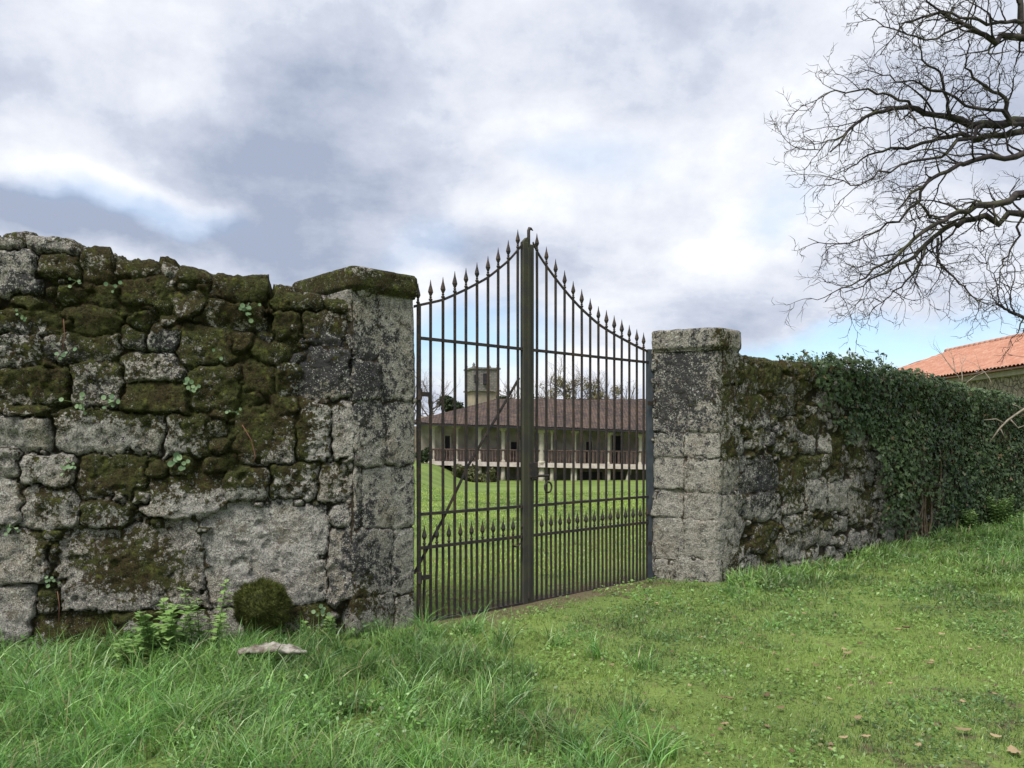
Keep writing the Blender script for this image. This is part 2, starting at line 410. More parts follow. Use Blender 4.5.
def slab_wall(name, P0, P1, T, prof, res, z0, manual, size, seed, mossb, darkb, mat, par, mbase=.0, dbase=0.0, aspect=(1., 2.2)):
    P0 = np.array(P0); P1 = np.array(P1); L = np.linalg.norm(P1 - P0); u = (P1 - P0) / L; n = np.array([u[1], -u[0]])
    ns = int(L / res); nz = int(2.9 / res); nt = int(T / (res * 1.5)); rc = .07; na = 5; nb = 14
    s = np.linspace(0, L, ns)
    H = np.interp(s, prof[0], prof[1])
    H = H + .035 * (fbm(s * 5, 0 * s, 0, seed, 3) - .5)
    rows_d = []; rows_z = []; nd = []; nzv = []; arc = []
    f = np.linspace(0, 1, nz)
    D = np.zeros((ns, 0)); 
    def addrows(d, z, a, b): rows_d.append(d); rows_z.append(z); nd.append(a); nzv.append(b)
    for t in f: addrows(0 * s, z0 + (H - rc - z0) * t, 0 * s - 1, 0 * s)
    for k in range(1, na):
        a = k / na * math.pi / 2; addrows(0 * s + rc * (1 - math.cos(a)), H - rc + rc * math.sin(a), 0 * s - math.cos(a), 0 * s + math.sin(a))
    for t in np.linspace(0, 1, nt): addrows(0 * s + rc + (T - 2 * rc) * t, H + .03 * math.sin(t * math.pi), 0 * s, 0 * s + 1)
    for k in range(1, na):
        a = k / na * math.pi / 2; addrows(0 * s + T - rc + rc * math.sin(a), H - rc + rc * math.cos(a), 0 * s + math.sin(a), 0 * s + math.cos(a))
    for t in np.linspace(1, 0, nb): addrows(0 * s + T, z0 + (H - rc - z0) * t, 0 * s + 1, 0 * s)
    d = np.stack(rows_d, 1); z = np.stack(rows_z, 1); ad = np.stack(nd, 1); az_ = np.stack(nzv, 1)
    dv = np.hypot(np.diff(d, axis=1), np.diff(z, axis=1)); v = z[:, :1] + np.concatenate([np.zeros((ns, 1)), np.cumsum(dv, 1)], 1)
    SS = np.repeat(s[:, None], v.shape[1], 1)
    vmax = float(H.max() + T + .4)
    st = fill_stones(manual, -.2, L + .2, z0, vmax, size, seed, n=9000, aspect=aspect)
    disp, jn, rn, sid = masonry(SS, v, st, par.get('p', 3.2), par['gap'], par['edge'], par['bulge'], seed, par.get('warp', .02), 1.35, 1.0, .55, len(manual))
    disp = disp + .05 * (fbm(SS * 1.1, v * 1.1, 0, seed + 40, 2) - .5)
    # a body-deep core so that the far face stays plain
    dd = d + ad * disp; zz = z + az_ * disp
    X = P0[0] + SS * u[0] - n[0] * dd; Y = P0[1] + SS * u[1] - n[1] * dd
    V = np.stack([X, Y, zz], -1)
    mo = blobs(V, mossb, mbase) + .34 * np.clip(az_, 0, 1)
    mo = mo + .55 * (fbm(SS * 2.6, v * 2.6, 0, seed + 50, 4) - .5) + par.get('mtop', .16) * sst(1.5, 2.2, v) + .12 * (1 - jn) + .62 * (_hash(sid, sid * 0 + 3, sid * 0, seed) - .5) + .13 * np.clip(masonry.rel, -1, 1)
    dk = blobs(V, darkb, dbase) + .5 * (fbm(SS * 3.1, v * 3.1, 0, seed + 60, 4) - .5)
    # moss cushions have body
    puff = sst(.45, .75, mo) * .016 * fbm(SS * 16, v * 16, 0, seed + 70, 3)
    V[..., 0] += n[0] * puff * (ad < -.3); V[..., 1] += n[1] * puff * (ad < -.3); V[..., 2] += puff * az_
    me = np_mesh(name, V, grid_quads(ns, v.shape[1]), attrs=dict(rnd=rn, joint=jn, moss=mo, dark=dk))
    # close the two ends
    nv = v.shape[1]
    bm_faces = [list(range(0, nv)), list(range(ns * nv - 1, (ns - 1) * nv - 1, -1))]
    me.materials.append(mat)
    return me, H, s, u, n

def loop_block(name, corners, z0, z1, res, manual, size, seed, mossb, darkb, mat, par, mbase=0., dbase=0., rc=.045, top=None, zfun=None):
    """masonry pier: plan loop (counter-clockwise seen from above) swept upward, closed on top"""
    C = [np.array(c, float) for c in corners]; pts = []; nrm = []
    m = len(C)
    for i in range(m):
        a, b, c = C[i - 1], C[i], C[(i + 1) % m]
        d0 = (b - a) / np.linalg.norm(b - a); d1 = (c - b) / np.linalg.norm(c - b)
        n0 = np.array([d0[1], -d0[0]]); n1 = np.array([d1[1], -d1[0]])
        q0 = b - d0 * rc; q1 = b + d1 * rc
        for t in np.linspace(0, 1, 6):
            p = (1 - t) ** 2 * q0 + 2 * t * (1 - t) * b + t * t * q1; nn = n0 * (1 - t) + n1 * t
            pts.append(p); nrm.append(nn / np.linalg.norm(nn))
        Ls = np.linalg.norm(c - b) - 2 * rc; k = max(2, int(Ls / res))
        for t in np.linspace(0, 1, k + 2)[1:-1]:
            pts.append(q1 + d1 * Ls * t); nrm.append(n1)
    pts = np.array(pts); nrm = np.array(nrm)
    # u runs from corner 0
    seg = np.linalg.norm(np.roll(pts, -1, 0) - pts, axis=1); uu = np.concatenate([[0], np.cumsum(seg)[:-1]]) - rc
    per = uu[-1] + seg[-1]
    zs = np.linspace(z0, z1, int((z1 - z0) / res) + 2)
    U = np.repeat(uu[:, None], len(zs), 1); Z = np.repeat(zs[None], len(uu), 0)
    st = fill_stones(manual, -.1, per + .1, z0, z1, size, seed, n=1500)
    disp, jn, rn, _ = masonry(U, Z, st, par.get('p', 7), par['gap'], par['edge'], par['bulge'], seed, par.get('warp', .012), 1.3, .45)
    disp = disp + .03 * (fbm(U * 1.6, Z * 1.6, 0, seed + 40, 2) - .5)
    if top is not None: disp = disp + top(Z)
    X = pts[:, None, 0] + nrm[:, None, 0] * disp; Y = pts[:, None, 1] + nrm[:, None, 1] * disp
    if zfun is not None: Z = Z + zfun(U, Z)
    V = np.stack([X, Y, Z], -1)
    cen = np.mean(np.array(C), 0)
    rings = [V]; rj = [jn]; rr = [rn]
    last = V[:, -1]
    for k, t in enumerate(np.linspace(0, 1, 16)[1:]):
        r = last.copy(); r[:, :2] = cen + (last[:, :2] - cen) * (1 - t * .995)
        r[:, 2] = last[:, 2] * (1 - t) + last[:, 2].mean() * t + .012 * math.sin(min(1, t * 1.6) * math.pi / 2) + .02 * (vnoise(r[:, 0] * 9, r[:, 1] * 9, 0, seed) - .5) * (t > .1)
        rings.append(r[:, None]); rj.append(np.ones((len(r), 1))); rr.append(rn[:, -1:])
    V = np.concatenate(rings, 1); jn = np.concatenate(rj, 1); rn = np.concatenate(rr, 1)
    nv = V.shape[1]
    mo = blobs(V, mossb, mbase) + .5 * (fbm(V[..., 0] * 3 + V[..., 1] * 3, V[..., 2] * 3, V[..., 1], seed + 50, 4) - .5)
    mo[:, -15:] += .3
    dk = blobs(V, darkb, dbase) + .5 * (fbm(V[..., 0] * 4, V[..., 2] * 4, V[..., 1] * 4, seed + 60, 4) - .5)
    me = np_mesh(name, V, grid_quads(len(uu), nv, True), attrs=dict(rnd=rn, joint=jn, moss=mo, dark=dk))
    me.materials.append(mat)
    return me

# ------------------------------------------------------------------ terrain
def gz(x, y):
    x = np.asarray(x, float); y = np.asarray(y, float)
    z = .05 * (fbm(x * .8, y * .8, 0, 91, 3) - .5) + .02 * (fbm(x * 4, y * 4, 0, 92, 2) - .5)
    z = z + .20 * sst(9, 15, y) * sst(3.0, 7.5, x) * (1 - sst(30, 60, y))
    z = z + .0 * sst(5.2, 6.2, y - .24 * (x + 3.8)) * (1 - sst(-1.6, -.9, x)) * sst(-30, -4, x)
    far = sst(14, 48, y)
    left = .16 - 1.12 * sst(-5.4, -2.2, x)
    left = np.where(x > 14, left + .9 * sst(14, 22, x), left)
    return z * (1 - .5 * far) + far * left
xs = np.concatenate([-np.geomspace(4000, 12.2, 40), np.arange(-12, 16, .11), np.geomspace(16.2, 4000, 40)])
ys = np.concatenate([-np.geomspace(3000, 3, 24), np.arange(-2.8, 18, .11), np.arange(18.4, 70, 1.0), np.geomspace(72, 6000, 34)])
XX, YY = np.meshgrid(xs, ys, indexing='ij')
ZZ = gz(XX, YY)
_g0 = np.array([-.800, 6.99]); _g1 = np.array([1.585, 9.195]); _u = (_g1 - _g0) / np.linalg.norm(_g1 - _g0)
_dg = (XX - _g0[0]) * _u[1] - (YY - _g0[1]) * _u[0]; _sg = (XX - _g0[0]) * _u[0] + (YY - _g0[1]) * _u[1]
SOIL = np.exp(-((_dg - .12) / .28) ** 2) * sst(-.2, .3, _sg) * sst(3.4, 2.9, _sg) * .42 + .5 * fbm(XX * 1.3, YY * 1.3, 0, 97, 4) * sst(-14, -8, -YY) * 1.0 + .35 * sst(-.3, -1.5, _dg) * sst(-14, -9, -YY) * 0
m_gr, t, p, o = new_mat('mossy turf')
v = t.node('ShaderNodeTexCoord').outputs['Object']
n1 = t.noise(v, .55, 5, .6); n2 = t.noise(v, 5, 5, .65); n3 = t.noise(v, 45, 4, .7)
c = t.mix(t.ramp(n1, .4, .62), (.13, .19, .045), (.18, .25, .06))
c = t.mix(t.ramp(n2, .55, .72, 0, .75), c, (.060, .085, .020))
c = t.mix(t.ramp(t.noise(v, 1.7, 5, .7), .60, .74, 0, .6), c, (.10, .078, .042))
c = t.mix(t.ramp(n3, .5, .72, 0, .5), c, (.05, .06, .018))
sm = t.math('ADD', t.attr('soil'), t.math('MULTIPLY', t.math('SUBTRACT', n2, .5), 1.2))
c = t.mix(t.ramp(sm, .34, .52, 0, .9), c, t.mix(n3, (.075, .052, .032), (.19, .145, .095)))
t.put(p.inputs['Base Color'], c); bump(t, p, t.math('ADD', n3, n2), .8, .03)
p.inputs['Roughness'].default_value = .95
ter = add('ground', np_mesh('ground', np.stack([XX, YY, ZZ], -1), grid_quads(len(xs), len(ys)), attrs=dict(soil=SOIL)), m_gr, kind='structure')

# ------------------------------------------------------------------ left wall and pier
W0 = np.array([-3.81, 5.95]); W1 = np.array([-1.30, 6.55]); uw = (W1 - W0) / np.linalg.norm(W1 - W0)
EXT = 3.2
WS = W0 - uw * EXT; WE = W1 + uw * .02
LW = [(-2, 68, 369, 402, .3), (-10, 50, 403, 415, .75), (124, 188, 384, 412, .3), (70, 122, 362, 402, .4), (-20, 50, 416, 448, .7),
      (52, 164, 412, 452, .8), (166, 206, 416, 455, .9), (-20, 19, 449, 477, .5), (20, 76, 455, 487, .6), (78, 147, 456, 496, .55),
      (-22, 20, 479, 524, 1.), (21, 77, 488, 530, .55), (78, 131, 504, 531, .95), (132, 150, 487, 503, .9), (149, 222, 476, 518, .7),
      (-30, 47, 531, 585, .9), (-30, 33, 587, 642, .85), (38, 60, 531, 543, .9), (46, 58, 545, 566, .6), (36, 58, 588, 616, .8),
      (60, 203, 524, 610, .35), (30, 120, 616, 662, .8), (106, 182, 611, 638, .7), (170, 216, 612, 655, .6), (204, 326, 505, 606, .95),
      (205, 262, 608, 655, .5), (264, 330, 608, 655, .45), (271, 318, 463, 500, .85), (320, 352, 465, 502, .6), (298, 330, 402, 460, .9),
      (224, 268, 470, 503, .7), (238, 292, 412, 462, .25), (207, 238, 456, 472, .6), (275, 302, 366, 396, .7), (328, 356, 530, 604, .3), (328, 356, 506, 528, .5),
      (24, 81, 231, 252, .3), (82, 113, 247, 281, .7), (114, 160, 254, 276, .3), (161, 179, 259, 276, .5), (180, 212, 262, 283, .6),
      (213, 270, 272, 300, .3), (36, 78, 253, 276, .2), (-16, 23, 228, 246, .3), (-14, 34, 248, 290, .5), (-10, 55, 311, 330, .95), (-6, 40, 334, 366, .9),
      (150, 178, 326, 350, 1.), (180, 230, 330, 365, .3), (44, 112, 334, 360, .3), (126, 180, 355, 383, .3), (192, 236, 366, 410, .3), (208, 262, 302, 328, .4),
      (272, 322, 284, 310, .5), (272, 300, 312, 338, .7), (304, 350, 312, 345, .4), (304, 350, 348, 398, .45), (333, 356, 402, 462, .6)]
man = stone_px(LW, WS, uw)
px_prof = [(-60, 222), (0, 228), (25, 231), (60, 236), (80, 242), (84, 248), (112, 250), (116, 256), (160, 259), (180, 264), (212, 271), (268, 277), (270, 288), (318, 293), (352, 296), (360, 297)]
pr = np.array([plane_uv(a, b, WS, uw) for a, b in px_prof])
prof = (np.concatenate([[0, 1.5], pr[:, 0]]), np.concatenate([[3.3, 3.16], pr[:, 1] - .025]))
MOSS_L = [(60, 300, 110, 55, .34), (170, 310, 110, 50, .45), (250, 310, 60, 50, .30), (30, 385, 60, 26, .45), (155, 392, 60, 34, .40), (250, 400, 50, 70, .35), (265, 440, 40, 50, .35),
          (95, 405, 60, 16, .30), (128, 572, 90, 48, .85), (82, 645, 34, 22, .8), (110, 475, 40, 22, .30), (185, 480, 40, 22, .28), (50, 510, 32, 22, .25), (210, 460, 35, 45, .3),
          (265, 555, 60, 44, -.45), (20, 560, 36, 40, -.4), (10, 500, 20, 30, -.4), (115, 518, 34, 14, -.35), (110, 440, 60, 12, -.25), (20, 330, 40, 18, -.3), (165, 340, 16, 14, -.5),
          (313, 430, 18, 34, -.3), (295, 480, 28, 22, -.3), (350, 600, 50, 22, .5), (100, 262, 18, 16, -.3), (310, 380, 40, 60, -.05), (120, 450, 130, 60, .20), (300, 380, 40, 60, .12), (160, 330, 140, 60, .10), (60, 510, 90, 40, .10), (300, 450, 14, 60, .25), (345, 340, 20, 30, .12), (375, 430, 10, 50, .3)]
DARK_L = [(330, 330, 60, 60, .26), (350, 560, 30, 50, .34), (360, 400, 40, 60, .2), (200, 300, 120, 40, .1), (265, 555, 60, 44, -.25), (20, 560, 40, 80, -.2), (120, 350, 160, 60, .12), (290, 500, 60, 12, .2), (310, 370, 60, 40, .35), (290, 440, 30, 40, .3), (250, 350, 60, 30, .2), (120, 320, 180, 60, .32), (20, 280, 40, 40, .2), (80, 380, 120, 30, .12)]
wl = thing('stone_wall', 'tall mossy rubble stone wall with large rough blocks left of the gate', 'wall', (WS[0], WS[1], 0))
me, H_, s_, uL, nL = slab_wall('masonry', WS, WE, .62, prof, .0115, -.35, man, .20, 21, MOSS_L, DARK_L, M_WALL,
                      dict(gap=.050, edge=.015, bulge=.024, p=4.2, warp=.030, mtop=.02), mbase=.20, dbase=.23, aspect=(1.0, 1.9))
part('masonry', me, M_WALL, wl)

ug = np.array([.732, .681]); mg = np.array([-.681, .732])
C0 = np.array([-1.30, 6.50]); C1 = C0 + ug * .648; C2 = C1 + mg * .98; C3 = C0 + mg * .98
# loop runs counter-clockwise: C0 -> C1 -> C2 -> C3
PL = [(352, 378, 298, 360, .5), (380, 417, 292, 398, .8), (352, 378, 362, 400, .4), (354, 384, 402, 466, .4), (385, 417, 403, 465, .8),
      (352, 361, 468, 528, .6), (362, 417, 468, 527, .85), (354, 390, 530, 594, .35), (392, 417, 530, 592, .9), (352, 392, 596, 640, .4), (393, 417, 595, 640, .7)]
def pier_stones(lst, P0, u, off=0): return stone_px(lst, P0, u, off)
pl = thing('gate_pier', 'mossy granite pier left of the gate, speckled with black lichen under a flat capstone', 'pillar', (C0[0], C0[1], 0))
me = loop_block('shaft', [C0, C1, C2, C3], -.35, 2.83, .0105, pier_stones(PL, C0, ug), .3, 31,
    [(352, 600, 60, 24, .55), (345, 320, 30, 22, .35), (368, 440, 12, 40, .15), (400, 495, 30, 60, -.3)],
    [(370, 370, 32, 60, .34), (355, 560, 30, 50, .36), (400, 440, 20, 60, .06), (404, 320, 22, 40, -.12), (400, 540, 20, 60, -.05)],
    M_ASH, dict(gap=.017, edge=.010, bulge=.010, p=5, warp=.026), mbase=.10, dbase=.34)
part('shaft', me, M_ASH, pl)
def capstone(name, cs, z0, z1, seed, mb, db, mbase, dbase, prof):
    return loop_block(name, cs, z0, z1, .0105, [[.6, (z0 + z1) / 2, 3, .4, .4]], .5, seed, mb, db, M_ASH,
                      dict(gap=.0, edge=.02, bulge=.015, p=6, warp=.02), mbase, dbase, rc=.06, top=prof)
k = .014
cs = [C0 - (ug + mg) * k + ug * .01, C1 + (ug * .6 - mg) * k, C2 + (ug * .6 + mg) * k, C3 + (mg - ug) * k]
def pf(z0, z1):
    return lambda Z: -.02 * sst(z1 - .03, z1, Z) ** 2 - .03 * sst(z0 + .05, z0, Z)
me = capstone('capstone', cs, 2.82, 3.02, 33, [(320, 280, 36, 18, .55), (390, 285, 34, 18, .5)], [(385, 285, 40, 20, .4), (320, 285, 40, 20, .3)], .40, .36, pf(2.82, 3.02))
part('capstone', me, M_ASH, pl, 'rounded mossy capstone')

# ------------------------------------------------------------------ right pier and wall
R0 = np.array([2.285, 8.86]); R3 = np.array([1.580, 9.155]); ur = np.array([.769, .640]); ur /= np.linalg.norm(ur)
R1 = R0 + ur * .42; R2 = R3 + ur * .42
ue = (R0 - R3) / np.linalg.norm(R0 - R3); Le = np.linalg.norm(R0 - R3)
PR = [(653, 724, 351, 391, .35), (653, 684, 393, 431, .3), (686, 724, 393, 431, .4), (653, 681, 433, 457, .5), (682, 716, 433, 457, .85),
      (653, 681, 459, 489, .8), (682, 724, 460, 492, .95), (653, 680, 491, 516, .8), (682, 724, 494, 519, .85), (653, 681, 518, 559, .75), (682, 726, 521, 558, .9), (653, 668, 561, 600, .6), (669, 724, 560, 600, .8)]
st = stone_px(PR, R3, ue, 0.0)
# the loop starts at R3 -> R0 -> R1 -> R2; blocks of the return face
for z, hh, r in ((2.42, .2, .3), (2.0, .2, .3), (1.62, .14, .25), (1.2, .2, .5), (.8, .18, .6), (.35, .22, .7), (0, .2, .4)):
    st.append([Le + .22, z, .17, hh, r])
prr = thing('gate_pier', 'squat dressed granite pier right of the gate with pale lower blocks', 'pillar', (R0[0], R0[1], 0))
me = loop_block('shaft', [R3, R0, R1, R2], -.35, 2.66, .0125, st, .3, 41,
    [(728, 385, 12, 50, .55), (733, 450, 12, 16, .8), (735, 560, 16, 24, .5), (690, 500, 40, 70, -.3)],
    [(690, 380, 50, 50, .42), (665, 420, 16, 40, .15), (690, 510, 46, 60, -.16), (738, 480, 10, 30, .2)],
    M_ASH, dict(gap=.017, edge=.010, bulge=.010, p=5, warp=.026), mbase=.12, dbase=.30)
part('shaft', me, M_ASH, prr)
k = .05
cs = [R3 + np.array([-.01, -.015]), R0 + np.array([.01, -.035]), R1 + np.array([.03, .0]), R2 + np.array([.0, .03])]
me = capstone('capstone', cs, 2.60, 2.845, 43, [(725, 345, 12, 20, .6)], [(690, 340, 50, 20, .3)], .10, .24, pf(2.60, 2.845))
part('capstone', me, M_ASH, prr, 'thick weathered capstone with rounded edges')

RS = R0 + ur * .30; RE = R0 + ur * 15.5
ppx = [(741, 350), (752, 356), (780, 360), (806, 362), (840, 366), (880, 372), (912, 381), (949, 389), (1000, 400), (1024, 405)]
prr_ = np.array([plane_uv(a, b, RS, ur) for a, b in ppx])
prof = (np.concatenate([prr_[:, 0], [14, 15.6]]), np.concatenate([prr_[:, 1] - .02, [2.2, 2.2]]))
MOSS_R = [(748, 400, 14, 44, .55), (775, 440, 16, 50, .3), (800, 460, 14, 46, .45), (760, 372, 30, 10, .3), (790, 380, 30, 20, .35), (830, 460, 16, 30, .35), (800, 520, 40, 24, .35), (920, 505, 14, 40, .5), (950, 420, 100, 80, .3), (760, 545, 14, 18, .5),
          (845, 495, 16, 22, -.5), (815, 485, 14, 22, -.35)]
DARK_R = [(768, 480, 24, 34, .42), (770, 410, 30, 40, .28), (745, 490, 14, 20, .2), (845, 495, 20, 26, -.3)]
RWS = [(744, 758, 365, 395), (760, 780, 364, 392), (742, 770, 396, 425), (772, 798, 395, 415), (720, 742, 432, 456), (780, 802, 462, 490, .3), (802, 820, 458, 478, .9), (745, 778, 460, 492, .2),
       (788, 804, 494, 512, .8), (805, 826, 480, 510, .6), (828, 848, 484, 508, 1.), (848, 872, 492, 520, .9), (745, 776, 494, 518, .5), (780, 800, 534, 558, .7), (824, 834, 520, 530, .9)]
wr = thing('stone_wall', 'rubble stone wall right of the gate, mossy and half buried under ivy', 'wall', (RS[0], RS[1], 0))
me, Hr, sr, uR, nR = slab_wall('masonry', RS, RE, .60, prof, .0165, -.35, stone_px(RWS, RS, ur), .22, 51, MOSS_R, DARK_R, M_RWALL,
                      dict(gap=.036, edge=.016, bulge=.015, p=4, warp=.030, mtop=.06), mbase=.20, dbase=.28, aspect=(.9, 1.6))
part('masonry', me, M_RWALL, wr)
# ------------------------------------------------------------------ iron gate
G0 = np.array([-.800, 6.99]); G1 = np.array([1.585, 9.195]); GL = np.linalg.norm(G1 - G0); gu = (G1 - G0) / GL
def gp(px, py):
    s, z = plane_uv(px, py, G0, gu); return s, z
def gw(s, z, off=0.0):
    return Vector((G0[0] + gu[0] * s + gu[1] * off, G0[1] + gu[1] * s - gu[0] * off, z))
ANG = math.atan2(gu[1], gu[0])
m_iron, t, p, o = new_mat('weathered painted iron')
v = t.node('ShaderNodeTexCoord').outputs['Object']
n1 = t.noise(v, 18, 5, .65); n2 = t.noise(v, 90, 3, .6)
c = t.mix(t.ramp(n1, .42, .62), (.028, .030, .034), (.050, .042, .036))
c = t.mix(t.ramp(n2, .54, .66, 0, .75), c, (.15, .075, .040)); c = t.mix(t.ramp(t.noise(v, 3, 4, .7), .52, .62, 0, .5), c, (.085, .055, .035))
t.put(p.inputs['Base Color'], c); p.inputs['Metallic'].default_value = .25; p.inputs['Roughness'].default_value = .62
bump(t, p, n2, .35, .002)
m_stile, t, p, o = new_mat('greened iron stile')
v = t.node('ShaderNodeTexCoord').outputs['Object']
n1 = t.noise(v, 5, 5, .65); n2 = t.noise(v, 60, 4, .7)
c = t.mix(t.ramp(n1, .40, .62), (.046, .045, .040), (.060, .060, .040))
c = t.mix(t.ramp(n2, .55, .70, 0, .6), c, (.10, .060, .035))
t.put(p.inputs['Base Color'], c); p.inputs['Roughness'].default_value = .8; bump(t, p, n2, .4, .003)
m_hinge = simple('blue grey galvanised steel', (.040, .050, .062), (.065, .075, .085), 9, .6, .25, .003, .3)

curveL = [(414, 306.5), (420, 305), (443, 300), (466, 289.5), (487.5, 278), (509, 260.5), (522, 245)]
curveR = [(533, 243), (537, 253), (546, 265.5), (555.5, 278.6), (564.5, 290), (573, 300), (581.5, 309), (590.4, 317), (598.6, 324.5), (612, 333), (626.6, 341), (636.7, 346.5), (648, 351.5)]
cL = np.array([gp(*q) for q in curveL]); cR = np.array([gp(*q) for q in curveR])
railT = (gp(417, 338)[1] + gp(649, 362.3)[1]) / 2; railM = (gp(417, 513.8)[1] + gp(649, 497.1)[1]) / 2
railL = (gp(417, 547.7)[1] + gp(649, 522.7)[1]) / 2; railB = (gp(417, 624.5)[1] + gp(649, 579)[1]) / 2
HEAD = [(.011, -.03), (.011, .004), (.019, .012), (.019, .022), (.009, .030), (.015, .040), (.009, .050), (.013, .056), (.026, .085), (.020, .112), (.009, .150), (.0015, .196)]
def spear(s, z, sc=1.0):
    g = gw(s, z)
    b = MB(); b.lathe(g, [(r * sc, h * sc) for r, h in HEAD], 6); return b.mesh('spearhead', False)
def bar_mesh(s, z0, z1, r=.0095):
    b = MB(); b.box((*gw(s, 0).xy, (z0 + z1) / 2), (r * 2, r * 2, z1 - z0), ANG + random.uniform(-.05, .05))
    k = len(b.v); q = [Vector(v) for v in b.v]; n = 7; ph = random.uniform(0, 6); am = random.uniform(0, .006); b.v = []; b.f = []
    for i in range(n + 1):
        t_ = i / n; w = am * math.sin(t_ * math.pi * 2 + ph) * math.sin(t_ * math.pi)
        for c_ in range(4): p_ = q[c_].lerp(q[c_ + 4], t_); b.v.append((p_.x + gu[0] * w, p_.y + gu[1] * w, p_.z))
    for i in range(n):
        for c_ in range(4): d_ = (c_ + 1) % 4; b.f.append((i * 4 + c_, i * 4 + d_, i * 4 + 4 + d_, i * 4 + 4 + c_))
    b.f += [(3, 2, 1, 0), tuple(n * 4 + c_ for c_ in range(4))]
    return b.mesh('bar')
def rail(pts, h=.030, d=.014, off=0.0):
    b = MB(); n = len(pts); vs = []
    for s, z in pts:
        for dz, dd in ((-h / 2, -d / 2), (-h / 2, d / 2), (h / 2, d / 2), (h / 2, -d / 2)):
            vs.append(tuple(gw(s, z + dz, off + dd)))
    b.v = vs
    for i in range(n - 1):
        for k in range(4):
            k2 = (k + 1) % 4; b.f.append((i * 4 + k, i * 4 + k2, i * 4 + 4 + k2, i * 4 + 4 + k))
    b.f += [(3, 2, 1, 0), tuple((n - 1) * 4 + k for k in range(4))]
    return b.mesh('rail')
def smooth_curve(c, n=40):
    s = np.linspace(c[0, 0], c[-1, 0], n); z = np.interp(s, c[:, 0], c[:, 1])
    for _ in range(3): z[1:-1] = (z[:-2] + z[1:-1] * 2 + z[2:]) / 4
    return list(zip(s, z))
SP = GL / 25.0
def leaf(label, s_a, s_b, curve, bars, root_s):
    base = gw(root_s, 0)
    g = thing('gate_leaf', label, 'gate', tuple(base))
    part('top_rail', rail(smooth_curve(curve), .024, .016), m_iron, g)
    for z, h in ((railT, .026), (railM, .026), (railL, .026), (railB, .030)):
        part('rail', rail([(s_a, z), (s_b, z)], h, .030 if z != railB else .03), m_iron, g)
    cz = lambda s: float(np.interp(s, curve[:, 0], curve[:, 1]))
    for s in bars:
        b = part('bar', bar_mesh(s, railB - .01, cz(s) + .01), m_iron, g)
        part('spearhead', spear(s, cz(s) + .010, random.uniform(.95, 1.04)), m_iron, b)
    lo = sorted(list(bars)); 
    mids = [(a + b_) / 2 for a, b_ in zip(lo[:-1], lo[1:])] + ([lo[-1] + SP / 2] if True else [])
    for s in mids:
        if s > s_b - .02: continue
        b = part('short_bar', bar_mesh(s, railB - .01, railL + .02, .0085), m_iron, g)
        part('spearhead', spear(s, railL + .018, .93), m_iron, b)
    return g
sc, _ = gp(527.3, 400)
barsL = [gp(x, 400)[0] for x in (418, 430.6, 443, 454.8, 466, 477, 488, 498.2, 508.3, 517.8)]
barsR = [gp(x, 400)[0] for x in (536.9, 546.4, 555.6, 564.6, 573.2, 581.7, 590.2, 598.4, 606.4, 614.2, 621.8, 629.3, 636.8, 643.6)]
gl = leaf('narrow left leaf of the black iron gate with a diagonal brace', .0, sc - .04, cL, barsL, 0)
gr = leaf('wide right leaf of the black iron gate with a ring handle', sc + .04, GL, cR, barsR, GL)
zt = gp(527, 243)[1]; zt2 = gp(531, 243)[1]
wst = .075
b = MB(); c = gw(sc - wst / 2, 0); b.box((c.x, c.y, (zt + railB - .05) / 2), (wst - .004, .05, zt - railB + .05), ANG)
bevelled(part('meeting_stile', b.mesh('stile'), m_stile, gl), .006)
b = MB(); c = gw(sc + wst / 2, 0); b.box((c.x, c.y, (zt - .01 + railB - .05) / 2), (wst - .004, .044, zt - .01 - railB + .05), ANG)
bevelled(part('meeting_stile', b.mesh('stile'), m_stile, gr), .006)
b = MB(); c = gw(sc - .004, 0, .03); b.box((c.x, c.y, (zt + railB) / 2), (.03, .012, zt - railB - .1), ANG)
part('cover_strip', b.mesh('cover_strip'), m_stile, gl)
# pointed shoulder and hooked rod at the top of the stiles
b = MB(); b.prism([gw(sc - wst, zt - .002, -.018), gw(sc + .0, zt - .002, -.018), gw(sc + .004, zt + .045, -.018), gw(sc - .02, zt + .05, -.018)], tuple(gw(0, 0, .018) - gw(0, 0, -.018)))
part('stile_point', b.mesh('stile_point'), m_stile, gl)
b = MB(); h0 = zt
b.tube([gw(sc + .018, h0 - .1), gw(sc + .018, h0 + .06), gw(sc + .018, h0 + .125), gw(sc + .03, h0 + .148), gw(sc + .05, h0 + .15), gw(sc + .078, h0 + .136)], [.016, .016, .016, .018, .013, .004], 8)
part('hooked_rod', b.mesh('hooked_rod', True), m_iron, gl)
# brace
b = MB(); pts = [gp(521, 378), gp(470, 466), gp(446, 517), gp(416, 574)]
b.tube([gw(s, z, -.028) for s, z in pts], .013, 6); part('brace', b.mesh('brace'), m_iron, gl)
# ring handle on a short bolt
sb, zb = gp(545, 487)
b = MB(); b.tube([gw(sc + .03, gp(533, 476)[1], .03), gw(sb + .015, gp(545, 475.5)[1], .034)], .013, 8); b.box(tuple(gw(sc + .06, gp(533, 476)[1], .03)), (.07, .02, .06), ANG)
part('latch_bolt', b.mesh('latch_bolt'), m_iron, gr)
b = MB(); R_ = .048
b.tube([gw(sb + R_ * math.sin(a), zb + R_ * 1.1 * math.cos(a), .045) for a in np.linspace(0, 2 * math.pi, 22)], .010, 7)
part('ring', b.mesh('ring', True), m_iron, gr)
# small hoop low on the left leaf
s1, z1 = gp(515, 541)
b = MB(); b.tube([gw(s1 + .05 * math.cos(a), z1 - .02 - .03 * math.sin(a), .02) for a in np.linspace(0, math.pi, 10)], .008, 6)
part('hoop', b.mesh('hoop', True), m_iron, gl)
